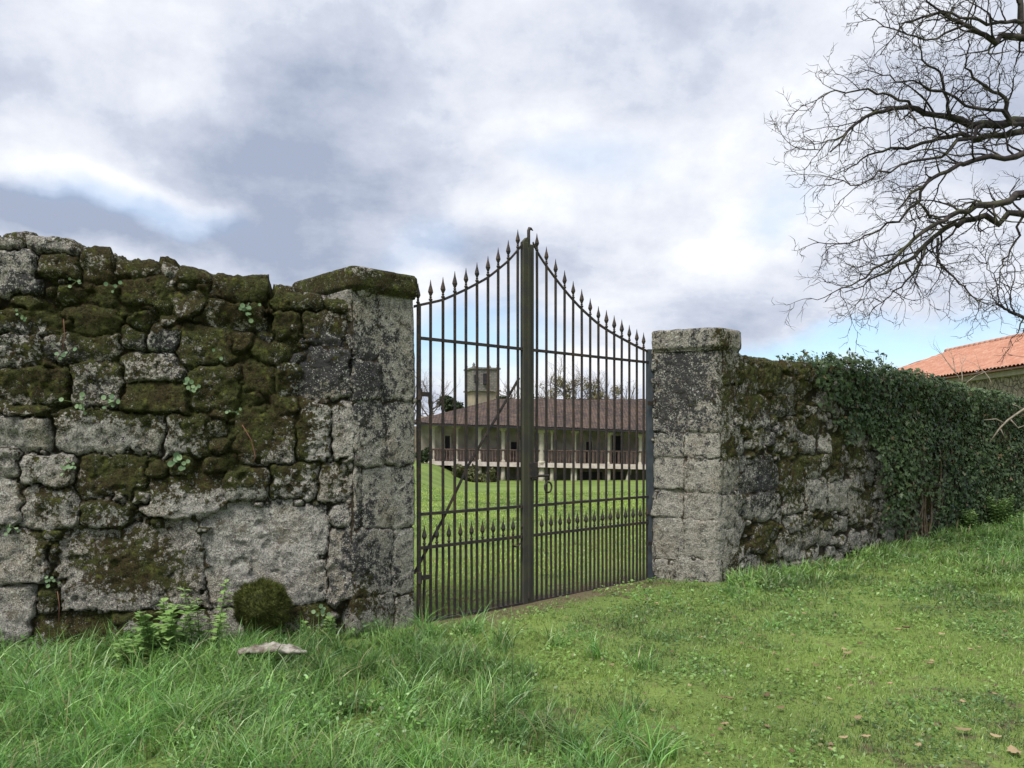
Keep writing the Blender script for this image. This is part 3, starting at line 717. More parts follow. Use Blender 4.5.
# hinge stiles
b = MB(); c = gw(GL + .005, 0, .0); zh = gp(649, 351)[1]
b.box((c.x, c.y, (zh + .02) / 2 - .02), (.085, .07, zh + .06), ANG - .55)
bevelled(part('hinge_stile', b.mesh('hinge_stile'), m_hinge, gr, 'blue grey hinge stile'), .008)
b = MB(); c = gw(-.012, 0); zh = gp(416, 303)[1]
b.box((c.x, c.y, (zh + railB) / 2), (.022, .022, zh - railB), ANG); part('hinge_stile', b.mesh('hinge_stile'), m_iron, gl)
for z_ in (.42, 2.02):
    b = MB(); b.tube([gw(GL + .045, z_ - .05, .03), gw(GL + .045, z_ + .05, .03)], .022, 8); b.box(tuple(gw(GL - .03, z_, .045)), (.14, .012, .045), ANG)
    part('hinge', b.mesh('hinge'), m_iron, gr)
for z_ in (.40, 2.0):
    b = MB(); b.tube([gw(-.022, z_ - .05, .02), gw(-.022, z_ + .05, .02)], .020, 8); b.box(tuple(gw(.04, z_, .024)), (.12, .010, .04), ANG)
    part('hinge', b.mesh('hinge'), m_iron, gl)
b = MB(); b.box(tuple(gw(sc + .05, gp(533, 470)[1], .028)), (.11, .03, .15), ANG); bevelled(part('lock_box', b.mesh('lock_box'), m_iron, gr), .006)
# threshold
m_thr = simple('granite sill with painted edge light', (.36, .34, .29), (.16, .14, .10), 6, .9, .6, .02)  # pale tone stands in for light catching the sill's edge
b = MB(); n = 26
pts = []
for i in range(n):
    s = -.05 + (GL + .1) * i / (n - 1)
    pts.append((s, random.uniform(-.015, .015), random.uniform(-.01, .008)))
for s, dd, dz in pts:
    for o_, z in ((.09 + dd, -.15), (.10 + dd, railB - .055 + dz), (.07 + dd, railB - .028 + dz), (-.16, railB - .026 + dz), (-.2, railB - .15)):
        b.v.append(tuple(gw(s, z, o_)))
for i in range(n - 1):
    for k in range(4): b.f.append((i * 5 + k, (i + 1) * 5 + k, (i + 1) * 5 + k + 1, i * 5 + k + 1))
b.f += [(0, 1, 2, 3, 4), tuple((n - 1) * 5 + k for k in (4, 3, 2, 1, 0))]
add('threshold', b.mesh('threshold'), m_thr, None, 'low worn stone threshold running under both gate leaves', 'threshold')

# ------------------------------------------------------------------ gallery house beyond the gate
BY = 50.0
ev = lambda px: 422.6 + (px - 415) * .0439           # eave row
sl = lambda px: 461.0 + (px - 425) * .012            # floor row
m_roof, t, p, o = new_mat('old clay tiles')
v = t.node('ShaderNodeTexCoord').outputs['Object']
sx = t.node('ShaderNodeSeparateXYZ'); t.l.new(v, sx.inputs[0])
wav = t.math('ABSOLUTE', t.math('SINE', t.math('MULTIPLY', sx.outputs[0], 16.0)))
row = t.math('FRACT', t.math('MULTIPLY', sx.outputs[1], 2.6))
n1 = t.noise(v, .8, 5, .7); n2 = t.noise(v, 3.5, 4, .8)
c = t.mix(t.ramp(n1, .40, .62), (.045, .034, .032), (.085, .060, .048)); c = t.mix(t.ramp(n2, .46, .62, 0, .6), c, (.14, .098, .078)); c = t.mix(t.ramp(t.noise(v, 2.2, 5, .8), .56, .68, 0, .6), c, (.16, .12, .09))
c = t.mix(t.ramp(n2, .46, .36, 0, .7), c, (.045, .036, .036))
t.put(p.inputs['Base Color'], c); bump(t, p, t.math('ADD', wav, row), 1.0, .05)
m_plas = simple('stained plaster', (.27, .24, .20), (.44, .40, .34), 1.8, .9, .3, .02)
m_gcol = simple('pale granite columns', (.36, .33, .27), (.48, .44, .37), 4, .9, .2, .01)
m_slab = simple('lime washed floor edge', (.42, .36, .33), (.56, .50, .46), 3, .9, .2, .01)
m_rail = simple('faded oxblood paint', (.085, .055, .050), (.13, .09, .078), 5, .8, .2, .01)
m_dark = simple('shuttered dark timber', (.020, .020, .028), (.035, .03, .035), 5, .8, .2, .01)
m_under = simple('undercroft masonry', (.10, .09, .08), (.18, .16, .14), 2.5, .95, .5, .03)
m_tile_l = simple('pale tile edge', (.30, .24, .20), (.22, .16, .13), 8)
h = thing('gallery_house', 'long low stone house with a columned gallery and dark tiled roof, seen through the gate', 'house', tuple(at(530, 482, BY)))
XL, XR = 405, 800
def bx(px0, px1, y0, y1, Y0, Y1):
    """upright block: px edges and rows read at its front face Y0"""
    a = at(px0, 0, Y0); c_ = at(px1, 0, Y0); z1 = EYE + (HY - y0) / F * Y0; z0 = EYE + (HY - y1) / F * Y0
    return ((a.x + c_.x) / 2, (Y0 + Y1) / 2, (z0 + z1) / 2), (c_.x - a.x, Y1 - Y0, z1 - z0)
# sloped block helper
def sloped(px0, px1, top0, top1, bot0, bot1, Y0, Y1):
    a, b_, c_, d = at(px0, bot0, Y0), at(px1, bot1, Y0), at(px1, top1, Y0), at(px0, top0, Y0)
    return MB().prism([a, b_, c_, d], (0, Y1 - Y0, 0))
part('wall', sloped(418, XR, 416, 432, 470, 500, 52.4, 58).mesh('wall'), m_plas, h)
part('undercroft_wall', sloped(440, XR, 463, 469, 492, 500, 51.6, 52.3).mesh('undercroft'), m_under, h)
part('gallery_floor', sloped(424, XR, sl(424), sl(XR) + 1.5, sl(424) + 4, sl(XR) + 7, 50.0, 52.3).mesh('floor'), m_slab, h)
# roof: hip at the left, corrugated tile rows in the mesh
E0 = at(408, ev(408), 49.3); E1 = at(XR, ev(XR) - 4, 49.3); zr = EYE + (HY - 399.5) / F * 55.5
R0_ = Vector(((497 - 512) / F * 55.5, 55.5, zr)); R1_ = Vector(((XR - 512) / F * 55.5, 55.5, zr)); B0 = Vector((E0.x, 61.5, E0.z)); B1 = Vector((E1.x, 61.5, E1.z))
def tiled(a, b_, c_, d, nu=150, nv=22, amp=.028):
    """quad a-b (eave) to d-c (ridge) with tile corrugation"""
    a, b_, c_, d = map(np.array, (a, b_, c_, d)); U, V_ = np.meshgrid(np.linspace(0, 1, nu), np.linspace(0, 1, nv), indexing='ij')
    U3, V3 = U[..., None], V_[..., None]
    P = (a * (1 - U3) + b_ * U3) * (1 - V3) + (d * (1 - U3) + c_ * U3) * V3
    P[..., 2] += amp * np.abs(np.sin(U * (nu - 1) * math.pi / 2)) + .04 * (fbm(U * 12, V_ * 4, 0, 3, 3) - .5) * 2 + amp * .6 * ((np.arange(nv) % 2))[None]
    return P, grid_quads(nu, nv)
P, Q = tiled(E0, E1, R1_, R0_, 420, 26)
part('roof', np_mesh('roof', P, Q, smooth=False), m_roof, h)
P, Q = tiled(B0, E0, R0_ + Vector((0, .01, 0)), R0_, 60, 20); part('roof', np_mesh('roof', P, Q, smooth=False), m_roof, h)
P, Q = tiled(B1, B0, R0_, R1_, 60, 6); part('roof', np_mesh('roof', P, Q, smooth=False), m_roof, h)
b = MB(); b.prism([E0 + Vector((0, .03, -.13)), E1 + Vector((0, .03, -.13)), E1 + Vector((0, .03, -.01)), E0 + Vector((0, .03, -.01))], (0, .35, 0)); part('eave_board', b.mesh('eave'), m_dark, h)
b = MB(); b.prism([at(415, ev(415) + 1.5, 50.3), at(XR, ev(XR) - 2, 50.3), at(XR, ev(XR) - 4.5, 50.3), at(415, ev(415) - .5, 50.3)], (0, .2, 0)); part('gallery_beam', b.mesh('beam'), m_dark, h)
def column(px, yb, r, lab=None, base=True):
    ct = at(px, ev(px) + 1.5, 50.2); cb = at(px, yb, 50.2); hh = ct.z - cb.z
    b = MB(); b.lathe(cb, [(r * 1.35, 0), (r * 1.35, .10), (r, .14), (r * .92, hh - .32), (r * 1.05, hh - .3), (r * 1.0, hh - .24), (r * 1.7, hh - .12)], 10)
    b.box((ct.x, ct.y, ct.z - .06), (r * 4.4, r * 3.6, .12))
    part('column', b.mesh('column', False), m_gcol, h)
for px in (433.5, 456.5, 479.5, 503.2): column(px, sl(px), .13)
for px, r in ((541.5, .19), (551.8, .07), (574.8, .11), (608.8, .11), (640.5, .12), (676, .12), (712, .12), (748, .12)): column(px, sl(px) + 1, r)
def lower(px, y1, r, x2=None):
    a = at(px, sl(px) + 5, 50.4); c_ = at(x2 or px, y1, 50.3); b = MB(); b.tube([c_, (a + c_) / 2, a], [r * 1.2, r, r], 8); part('undercroft_post', b.mesh('post', True), m_gcol, h)
for q in ((456.5, 470, .13), (479.5, 474, .13), (503, 483, .14), (541.5, 486, .2), (551.8, 486, .12), (572.2, 486, .10), (575.5, 487, .10), (608.8, 487, .11), (630, 487, .12, 626), (676, 488, .12)): lower(*q)
# railings: one per bay
bays = [425, 433.5, 456.5, 479.5, 503.2, 527, 541.5, 574.8, 608.8, 640.5, 676, 712]
for a_, b__ in zip(bays[:-1], bays[1:]):
    rr_ = MB(); pale = a_ > 560
    for i, px in enumerate(np.arange(a_ + 1.6, b__ - 1, 2.9 if not pale else 4.2)):
        top = sl(px) - 11.5; q = at(px, sl(px) + .5, 50.12); q2 = at(px, top, 50.12)
        rr_.lathe(q, [(.045, 0), (.065, (q2.z - q.z) * .3), (.05, (q2.z - q.z) * .6), (.07, q2.z - q.z)] if not pale else [(.085, 0), (.085, q2.z - q.z)], 6)
    q = at(a_, sl(a_) - 11.8, 50.1); q2 = at(b__, sl(b__) - 11.8, 50.1); rr_.tube([q, q2], .06, 6)
    part('railing', rr_.mesh('railing'), m_rail, h)
    if False:
        rr_ = MB(); q = at(a_, sl(a_) - 5.5, 50.3); q2 = at(b__, sl(b__) - 5.5, 50.3)
        rr_.prism([at(a_, sl(a_), 50.3), at(b__, sl(b__), 50.3), at(b__, sl(b__) - 10.5, 50.3), at(a_, sl(a_) - 10.5, 50.3)], (0, .05, 0)); part('railing_panel', rr_.mesh('panel'), m_rail, h)
for x0, x1, y0, y1 in ((511, 519, 442, 461), (612, 621, 436, 466), (586, 592, 442, 466), (655, 664, 438, 466), (445, 450, 436, 459)):
    c_, s3 = bx(x0, x1, y0, y1, 52.34, 52.46); f_ = part('door', MB().box(c_, s3).mesh('door'), m_dark, h)
    b = MB(); X_, Y_, Z_ = c_; w_, _, h_ = s3
    b.box((X_ - w_ / 2 - .05, 52.36, Z_), (.1, .16, h_ + .1)); b.box((X_ + w_ / 2 + .05, 52.36, Z_), (.1, .16, h_ + .1)); b.box((X_, 52.36, Z_ + h_ / 2 + .1), (w_ + .2, .16, .1)); part('frame', b.mesh('frame'), m_gcol, f_)
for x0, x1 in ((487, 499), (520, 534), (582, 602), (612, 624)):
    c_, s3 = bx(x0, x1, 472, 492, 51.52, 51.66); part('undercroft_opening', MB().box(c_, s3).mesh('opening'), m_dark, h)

# low wall at the left end of the house
m_farw = simple('distant rubble wall', (.13, .11, .08), (.22, .19, .14), 3, .95, .6, .05)
b = sloped(390, 431, 425, 427, 468, 468, 56, 56.6); add('outbuilding_wall', b.mesh('outbuilding_wall'), m_farw, None, 'brown stone wall end beside the gallery house at its left', 'wall')

# church tower behind the roof
m_tow, t, p, o = new_mat('tower granite'); v = t.node('ShaderNodeTexCoord').outputs['Object']
br = t.node('ShaderNodeTexBrick'); mp = t.node('ShaderNodeMapping'); t.l.new(v, mp.inputs[0]); mp.inputs['Rotation'].default_value = (math.radians(90), 0, 0); t.l.new(mp.outputs[0], br.inputs[0])
br.inputs['Scale'].default_value = 1.6; br.inputs['Color1'].default_value = (.24, .225, .20, 1); br.inputs['Color2'].default_value = (.17, .16, .145, 1); br.inputs['Mortar'].default_value = (.10, .095, .085, 1); br.inputs['Mortar Size'].default_value = .03
n1 = t.noise(v, 1.2, 5, .7); t.put(p.inputs['Base Color'], t.mix(t.ramp(n1, .5, .68, 0, .7), br.outputs[0], (.10, .105, .06))); bump(t, p, t.noise(v, 5, 4, .7), .6, .08)
m_tlow = simple('lime rendered tower base', (.36, .30, .22), (.26, .22, .17), 1.3, .9, .4, .03)
TY = 75.0; tc_ = at(482, 440, TY); sc_ = TY / F
tw = thing('church_tower', 'square stone tower with small pinnacles rising behind the gallery roof', 'tower', (tc_.x, TY, 0))
zz = lambda y: EYE + (HY - y) * sc_
b = MB(); b.box((tc_.x, TY, (zz(391) + zz(370)) / 2), (27 * sc_, 27 * sc_, zz(370) - zz(391)), .35); part('belfry', b.mesh('belfry'), m_tow, tw)
b = MB(); b.box((tc_.x, TY, (zz(440) + zz(392)) / 2), (25 * sc_, 25 * sc_, zz(392) - zz(440)), .35); part('tower_base', b.mesh('tower_base'), m_tlow, tw)
b = MB(); b.box((tc_.x, TY, zz(391.3)), (30 * sc_, 30 * sc_, .14), .35); part('cornice', b.mesh('cornice'), m_tow, tw); b = MB(); b.box((tc_.x, TY, zz(369.5)), (29.5 * sc_, 29.5 * sc_, .16), .35); part('cornice', b.mesh('cornice'), m_tow, tw)
for dx, dy in ((-1, -1), (1, -1), (1, 1), (-1, 1)):
    co, si = math.cos(.35), math.sin(.35); x_, y_ = dx * 12.5 * sc_, dy * 12.5 * sc_
    b = MB(); b.lathe((tc_.x + x_ * co - y_ * si, TY + x_ * si + y_ * co, zz(369)), [(.16, 0), (.16, .12), (.10, .16), (.14, .28), (.01, .5)], 8); part('pinnacle', b.mesh('pinnacle'), m_tow, tw)
b = MB(); b.box((tc_.x + .35, TY - 1.36, zz(380)), (.35, .25, 1.0), .35); b.box((tc_.x - .5, TY - 1.55, zz(380)), (.3, .25, .7), .35)
part('belfry_opening', b.mesh('opening'), m_dark, tw)

# ------------------------------------------------------------------ house with orange roof at the right
m_or, t, p, o = new_mat('orange clay tiles'); v = t.node('ShaderNodeTexCoord').outputs['Object']
n1 = t.noise(v, 2.2, 5, .7); n2 = t.noise(v, 12, 4, .7)
c = t.mix(t.ramp(n1, .38, .66), (.36, .165, .11), (.44, .24, .17)); c = t.mix(t.ramp(n2, .58, .70, 0, .8), c, (.25, .12, .08)); c = t.mix(t.ramp(n2, .42, .34, 0, .6), c, (.55, .36, .26))
t.put(p.inputs['Base Color'], c); bump(t, p, n2, .4, .02)
m_hw, t, p, o = new_mat('coursed rubble of the farmhouse'); v = t.node('ShaderNodeTexCoord').outputs['Object']
vo = t.voro(v, 3.6, 'DISTANCE_TO_EDGE'); n2 = t.noise(v, 9, 4, .7)
c = t.mix(t.ramp(n2, .4, .62), (.20, .17, .13), (.36, .31, .24)); c = t.mix(t.ramp(vo, .05, .01), c, (.10, .085, .065)); t.put(p.inputs['Base Color'], c); bump(t, p, t.ramp(vo, 0, .08), .8, .04)
fh = thing('farmhouse', 'stone farmhouse with an orange tile roof behind the ivy wall at the right', 'house', (16.3, 22, 0))
b = MB(); b.box((20, 28.2, 2.0), (7.4, 20, 4.0)); part('wall', b.mesh('wall'), m_hw, fh)
b = MB(); b.box((16.22, 28.2, 3.82), (.22, 20.2, .26)); part('cornice', b.mesh('cornice'), simple('pale cornice', (.42, .38, .34), (.34, .30, .26), 5), fh)
def tiles(a, b_, c_, d, nu, nv):
    a, b_, c_, d = map(np.array, (a, b_, c_, d)); U, V_ = np.meshgrid(np.linspace(0, 1, nu), np.linspace(0, 1, nv), indexing='ij'); U3, V3 = U[..., None], V_[..., None]
    P = (a * (1 - U3) + b_ * U3) * (1 - V3) + (d * (1 - U3) + c_ * U3) * V3
    P[..., 2] += .055 * np.abs(np.sin(U * (nu - 1) * math.pi / 6)) + .05 * ((np.arange(nv) % 3) / 3)[None] + .03 * fbm(U * 30, V_ * 8, 0, 5, 2)
    return P, grid_quads(nu, nv)
ex, ez, rx, rz = 15.85, 3.93, 20.0, 5.62
P, Q = tiles((ex, 39.5, ez), (ex, 18, ez), (rx, 18, rz), (rx, 36.5, rz), 640, 46); part('roof', np_mesh('roof', P, Q, smooth=False), m_or, fh)
P, Q = tiles((24.2, 18, ez), (24.2, 39.5, ez), (rx, 36.5, rz), (rx, 18, rz), 160, 12); part('roof', np_mesh('roof', P, Q, smooth=False), m_or, fh)
P, Q = tiles((24.2, 39.5, ez), (ex, 39.5, ez), (rx, 36.51, rz), (rx, 36.5, rz), 160, 12); part('roof', np_mesh('roof', P, Q, smooth=False), m_or, fh)
b = MB()
for y in np.arange(18.2, 36.5, .38): b.tube([(rx, y, rz + .05), (rx, y + .41, rz + .08)], [.12, .10], 8)
part('ridge_tiles', b.mesh('ridge', True), m_or, fh)
b = MB(); b.box((ex + .12, 28.6, ez - .055), (.26, 21.6, .05)); part('eave_board', b.mesh('eave'), simple('shaded tile ends', (.16, .09, .06), (.10, .06, .045), 12), fh)

# ------------------------------------------------------------------ trees
m_bark, t, p, o = new_mat('dark bark with moss'); v = t.node('ShaderNodeTexCoord').outputs['Object']
n1 = t.noise(v, 6, 5, .65); ge = t.node('ShaderNodeNewGeometry'); sz = t.node('ShaderNodeSeparateXYZ'); t.l.new(ge.outputs['Normal'], sz.inputs[0])
c = t.mix(t.ramp(n1, .4, .62), (.026, .021, .022), (.060, .050, .046))
mk = t.math('MULTIPLY', t.ramp(sz.outputs[2], -.1, .6), t.ramp(t.noise(v, 3, 4, .6), .48, .58)); c = t.mix(t.math('MULTIPLY', mk, .8), c, (.060, .068, .024))
t.put(p.inputs['Base Color'], c); bump(t, p, n1, .8, .02)
m_fbark = simple('grey brown far twigs', (.14, .115, .10), (.20, .17, .15), 3)

def wander(p0, p1, n, wob, r):
    p0, p1 = Vector(p0), Vector(p1); L = (p1 - p0).length; pts = [p0]
    o = Vector((0, 0, 0))
    for i in range(1, n + 1):
        t_ = i / n; o = o * .7 + Vector((r.gauss(0, 1), r.gauss(0, 1), r.gauss(0, 1))) * wob * L / n
        pts.append(p0.lerp(p1, t_) + o)
    return pts
def twigs(mb, base, d, L, r0, depth, rr, up=0.12, mul=(3, 5), sides=5, droop=0.0, spread=.85, gn=1.0):
    """recursive bare branch; appends tubes to mb"""
    n = max(3, int(4 + depth * 1.5)); pts = [Vector(base)]; d = Vector(d).normalized(); cur = d.copy(); rad = [r0]
    for i in range(n):
        cur = (cur + Vector((rr.gauss(0, .20 * gn), rr.gauss(0, .20 * gn), rr.gauss(0, .20 * gn) + up * .35 - droop * .3))).normalized()
        pts.append(pts[-1] + cur * L / n); rad.append(r0 * (1 - (i + 1) / n * .72))
    mb.tube(pts, rad, sides if r0 > .008 else 3)
    if depth <= 0: return
    k = rr.randint(*mul)
    for j in range(k):
        f = .22 + .78 * (j + rr.random()) / k
        i = min(int(f * n), n - 1); q = pts[i].lerp(pts[i + 1], f * n - i if f < 1 else 1)
        ax = (pts[i + 1] - pts[i]).normalized()
        side = ax.cross(Vector((rr.gauss(0, 1), rr.gauss(0, 1), rr.gauss(0, 1)))).normalized()
        nd = (ax * (1 - .35 * rr.random()) + side * spread * rr.uniform(.6, 1.1)).normalized()
        twigs(mb, q, nd, L * rr.uniform(.36, .60), max(rad[i] * .62, .0034), depth - 1, rr, up, mul, sides, droop, spread, gn)

# the large tree: trunk stands outside the picture at the right, its boughs reach in
TD = 9.6
tr = thing('bare_tree', 'large leafless oak whose dark mossy boughs reach in from the upper right', 'tree', (9.7, 10.2, .05))
base = Vector((9.7, 10.2, -.2)); crotch = Vector((9.35, 10.0, 3.7)); top = Vector((9.3, 9.6, 6.2))
b = MB(); b.tube([base, Vector((9.65, 10.2, .15)), Vector((9.55, 10.1, 1.5)), crotch, Vector((9.5, 9.9, 5.0)), top, Vector((9.5, 9.4, 8.6)), Vector((9.2, 9.6, 11))], [.48, .38, .31, .30, .24, .20, .12, .04], 14)
part('trunk', b.mesh('trunk', True), m_bark, tr)
rr = random.Random(5)
limbs = [  # px, py, depth, radius
    [(1260, 200, 10, .13), (1120, 150, 9.8, .10), (1024, 122, 9.7, .068), (985, 124, 9.6, .055), (935, 115, 9.5, .040), (900, 108, 9.3, .030), (865, 117, 9.1, .020), (830, 152, 9.0, .010)],
    [(1024, 131, 9.7, .05), (985, 136, 9.8, .038), (940, 138, 9.9, .028), (900, 148, 10, .020), (868, 155, 10, .014), (845, 172, 10, .007)],
    [(1120, 150, 9.8, .07), (1024, 153, 9.4, .042), (975, 160, 9.3, .034), (940, 174, 9.2, .026), (912, 192, 9.1, .018), (896, 210, 9.1, .008)],
    [(1260, 215, 10, .12), (1100, 180, 9.6, .08), (1024, 194, 9.4, .052), (985, 205, 9.3, .040), (950, 216, 9.2, .034), (920, 234, 9.1, .026), (895, 258, 9.0, .018), (860, 280, 9.0, .012), (825, 302, 9.0, .005)],
    [(1090, 215, 9.6, .06), (1024, 214, 9.6, .048), (975, 219, 9.6, .042), (945, 228, 9.6, .036), (925, 245, 9.6, .028), (905, 262, 9.5, .022), (880, 275, 9.5, .014), (845, 292, 9.4, .006)],
    [(930, 178, 9.2, .024), (915, 205, 9.2, .018), (880, 230, 9.2, .013), (850, 243, 9.2, .009), (808, 238, 9.2, .004)],
    [(1260, 150, 10, .12), (1100, 70, 9.6, .09), (1024, 38, 9.3, .05), (985, 35, 9.2, .035), (965, 25, 9.2, .028), (940, 12, 9.2, .02), (905, 22, 9.2, .012), (880, 55, 9.1, .006)],
    [(1024, 38, 9.6, .04), (1020, 0, 9.6, .04), (1000, -50, 9.5, .03), (960, -90, 9.5, .015)],
    [(1010, 121, 9.6, .035), (1005, 98, 9.5, .026), (985, 86, 9.4, .019), (965, 68, 9.3, .012), (968, 40, 9.3, .007)],
    [(950, 120, 9.5, .028), (948, 100, 9.4, .021), (940, 72, 9.3, .015), (922, 60, 9.2, .012), (918, 35, 9.2, .006)],
    [(920, 112, 9.4, .024), (890, 95, 9.3, .016), (860, 90, 9.2, .012), (830, 92, 9.1, .008), (800, 105, 9.1, .004)],
    [(865, 117, 9.1, .018), (850, 128, 9.1, .014), (820, 150, 9.1, .008), (795, 148, 9.1, .004)],
    [(938, 238, 9.5, .020), (938, 262, 9.5, .015), (955, 278, 9.5, .012), (972, 296, 9.5, .008), (980, 304, 9.5, .004)],
    [(925, 248, 9.5, .018), (905, 282, 9.4, .012), (885, 300, 9.4, .007), (872, 310, 9.4, .003)],
    [(1150, 330, 10.2, .08), (1060, 318, 10, .035), (1024, 318, 9.8, .026), (1008, 310, 9.7, .020), (996, 303, 9.7, .015)],
    [(998, 304, 9.7, .009), (996, 282, 9.7, .007), (985, 258, 9.7, .005), (965, 240, 9.6, .003)],
    [(1100, 60, 9.6, .05), (1030, 20, 9.3, .03), (1000, 22, 9.1, .022), (960, 18, 9, .016), (925, -5, 9, .010), (880, -20, 9, .005)],
    [(965, 25, 9.2, .018), (925, 40, 9.1, .012), (890, 28, 9.0, .008), (862, 12, 9.0, .004)],
    [(1024, 124, 9.5, .03), (975, 108, 9.3, .02), (930, 90, 9.2, .014), (890, 75, 9.2, .009), (860, 68, 9.2, .004)],
    [(985, 124, 9.6, .03), (950, 150, 9.2, .02), (900, 165, 9.0, .014), (860, 185, 9.0, .009), (825, 180, 9, .004)],
    [(1024, 215, 9.6, .02), (1010, 250, 9.6, .012), (1000, 270, 9.5, .008), (1012, 300, 9.5, .004)],
]
lb = MB()
for li, lm in enumerate(limbs):
    pts = [at(a, c_, d) for a, c_, d, r in lm]; rad = [r * .86 for *_, r in lm]
    if li in (0, 3, 6, 14): pts = [crotch if li != 6 else top] + pts; rad = [.17 if li != 14 else .1] + rad
    # resample with wobble
    P2 = []; R2_ = []
    for i in range(len(pts) - 1):
        k = 4
        for j in range(k):
            f_ = j / k; q = pts[i].lerp(pts[i + 1], f_); w = (pts[i + 1] - pts[i]).length * .045
            if j: q += Vector((rr.gauss(0, w), rr.gauss(0, w), rr.gauss(0, w)))
            P2.append(q); R2_.append((rad[i] * (1 - f_) + rad[i + 1] * f_) * rr.uniform(.92, 1.1))
    P2.append(pts[-1]); R2_.append(rad[-1])
    lb.tube(P2, R2_, 8)
    for i in range(3, len(P2) - 1):
        pxx = 512 + F * P2[i].x / P2[i].y
        if pxx > 1130: continue
        d = (P2[i + 1] - P2[i - 1]).normalized()
        for q in range(1 if rr.random() < .97 else 0):
            side = d.cross(Vector((rr.gauss(0, .4), rr.gauss(0, 1), rr.gauss(0, .4)))).normalized()
            nd = d * rr.uniform(.45, 1.0) + side * rr.choice((-1, 1)) * rr.uniform(.4, .9) + Vector((0, rr.gauss(0, .2), 0))
            twigs(lb, P2[i], nd, rr.uniform(.40, .85) * (1.0 if R2_[i] > .015 else .75), min(max(R2_[i] * .48, .0062), .014), 2, rr, .06, (3, 4), 5, .04, .85, 1.7)
# the rest of the crown, outside the picture
for k in range(14):
    a = rr.uniform(-1.3, 2.0); d = Vector((math.cos(a), math.sin(a) * .8, rr.uniform(.15, .8)))
    twigs(lb, Vector((9.5, 9.7, rr.uniform(4.2, 9.5))), d, rr.uniform(2.2, 3.6), .09, 3, rr, .1, (3, 5), 6)
part('branches', lb.mesh('branches', True), m_bark, tr)

def far_tree(px, pyb, pyt, Y, lab, seed, spread=1.0, ivy=False, n=9, mat=m_fbark, grp='bare trees behind the gallery house'):
    rr = random.Random(seed); b0 = at(px, pyb, Y); H = (pyb - pyt) / F * Y
    tt = thing('bare_tree', lab, 'tree', tuple(b0), grp)
    b = MB(); tops = b0 + Vector((rr.uniform(-.4, .4), 0, H * .62))
    b.tube(wander(b0, tops, 6, .12, rr), [.028 * H * (1 - i / 8) for i in range(7)], 7); part('trunk', b.mesh('trunk', True), mat, tt)
    b = MB()
    for k in range(n):
        f_ = .35 + .65 * k / n; q = b0.lerp(tops, f_); a = rr.uniform(0, 6.28)
        d = Vector((math.cos(a) * spread, math.sin(a) * spread, rr.uniform(.6, 1.6)))
        twigs(b, q, d, H * .42 * rr.uniform(.7, 1.1), .011 * H, 3, rr, .25, (3, 5), 4, 0, .7)
    part('branches', b.mesh('branches', True), mat, tt)
    return tt, b0, H
def leaf_cloud(n, centres, size, seed, elong=1.3):
    """many small leaf faces in a set of clumps; returns mesh"""
    r = np.random.default_rng(seed); C_ = np.array([c[:3] for c in centres]); R_ = np.array([c[3] for c in centres])
    w = R_ ** 2; idx = r.choice(len(C_), n, p=w / w.sum())
    d = r.normal(size=(n, 3)); d /= np.linalg.norm(d, axis=1)[:, None]; rad = R_[idx] * r.uniform(.45, 1.08, n)
    P = C_[idx] + d * rad[:, None] * np.array([1, 1, .85])
    nn = d + r.normal(size=(n, 3)) * .8; nn /= np.linalg.norm(nn, axis=1)[:, None]
    a = np.cross(nn, r.normal(size=(n, 3))); a /= np.linalg.norm(a, axis=1)[:, None]; b_ = np.cross(nn, a)
    s = size * r.uniform(.6, 1.3, n)[:, None]
    V = np.stack([P - a * s * elong, P - b_ * s * .6, P + a * s * elong, P + b_ * s * .6], 1)
    tone = np.repeat(r.uniform(0, 1, n), 4)
    return np_mesh('leaves', V, np.arange(4 * n).reshape(-1, 4), smooth=False, attrs=dict(tone=tone))
def leaf_mat(name, a, b_, c_=None, trans=.25, rough=.6):
    m, t, p, o = new_mat(name); tn = t.attr('tone')
    c = t.mix(t.ramp(tn, 0, .85, 0, 1, False), a, b_)
    if c_: c = t.mix(t.ramp(tn, .90, .96), c, c_)
    t.put(p.inputs['Base Color'], c); p.inputs['Roughness'].default_value = rough
    tb = t.node('ShaderNodeBsdfTranslucent'); t.put(tb.inputs[0], c); ms = t.node('ShaderNodeMixShader'); ms.inputs[0].default_value = trans
    t.l.new(p.outputs[0], ms.inputs[1]); t.l.new(tb.outputs[0], ms.inputs[2]); t.l.new(ms.outputs[0], o.inputs[0]); return m
m_ever = leaf_mat('dark evergreen leaves', (.022, .036, .016), (.045, .062, .024))
m_olive = leaf_mat('olive ivy leaves', (.13, .12, .06), (.24, .22, .11))
m_shrub = leaf_mat('shrub leaves', (.07, .085, .035), (.15, .15, .07), (.16, .09, .06))
far_tree(412, 455, 362, 64, 'bare tree at the far left edge of the gate opening', 3, .8, n=10)
far_tree(432, 450, 372, 66, 'slender bare tree between the left pier and the tower', 4, .8, n=9)
far_tree(514, 440, 372, 68, 'bare tree showing beside the meeting stiles, right of the tower', 5, .8, n=9)
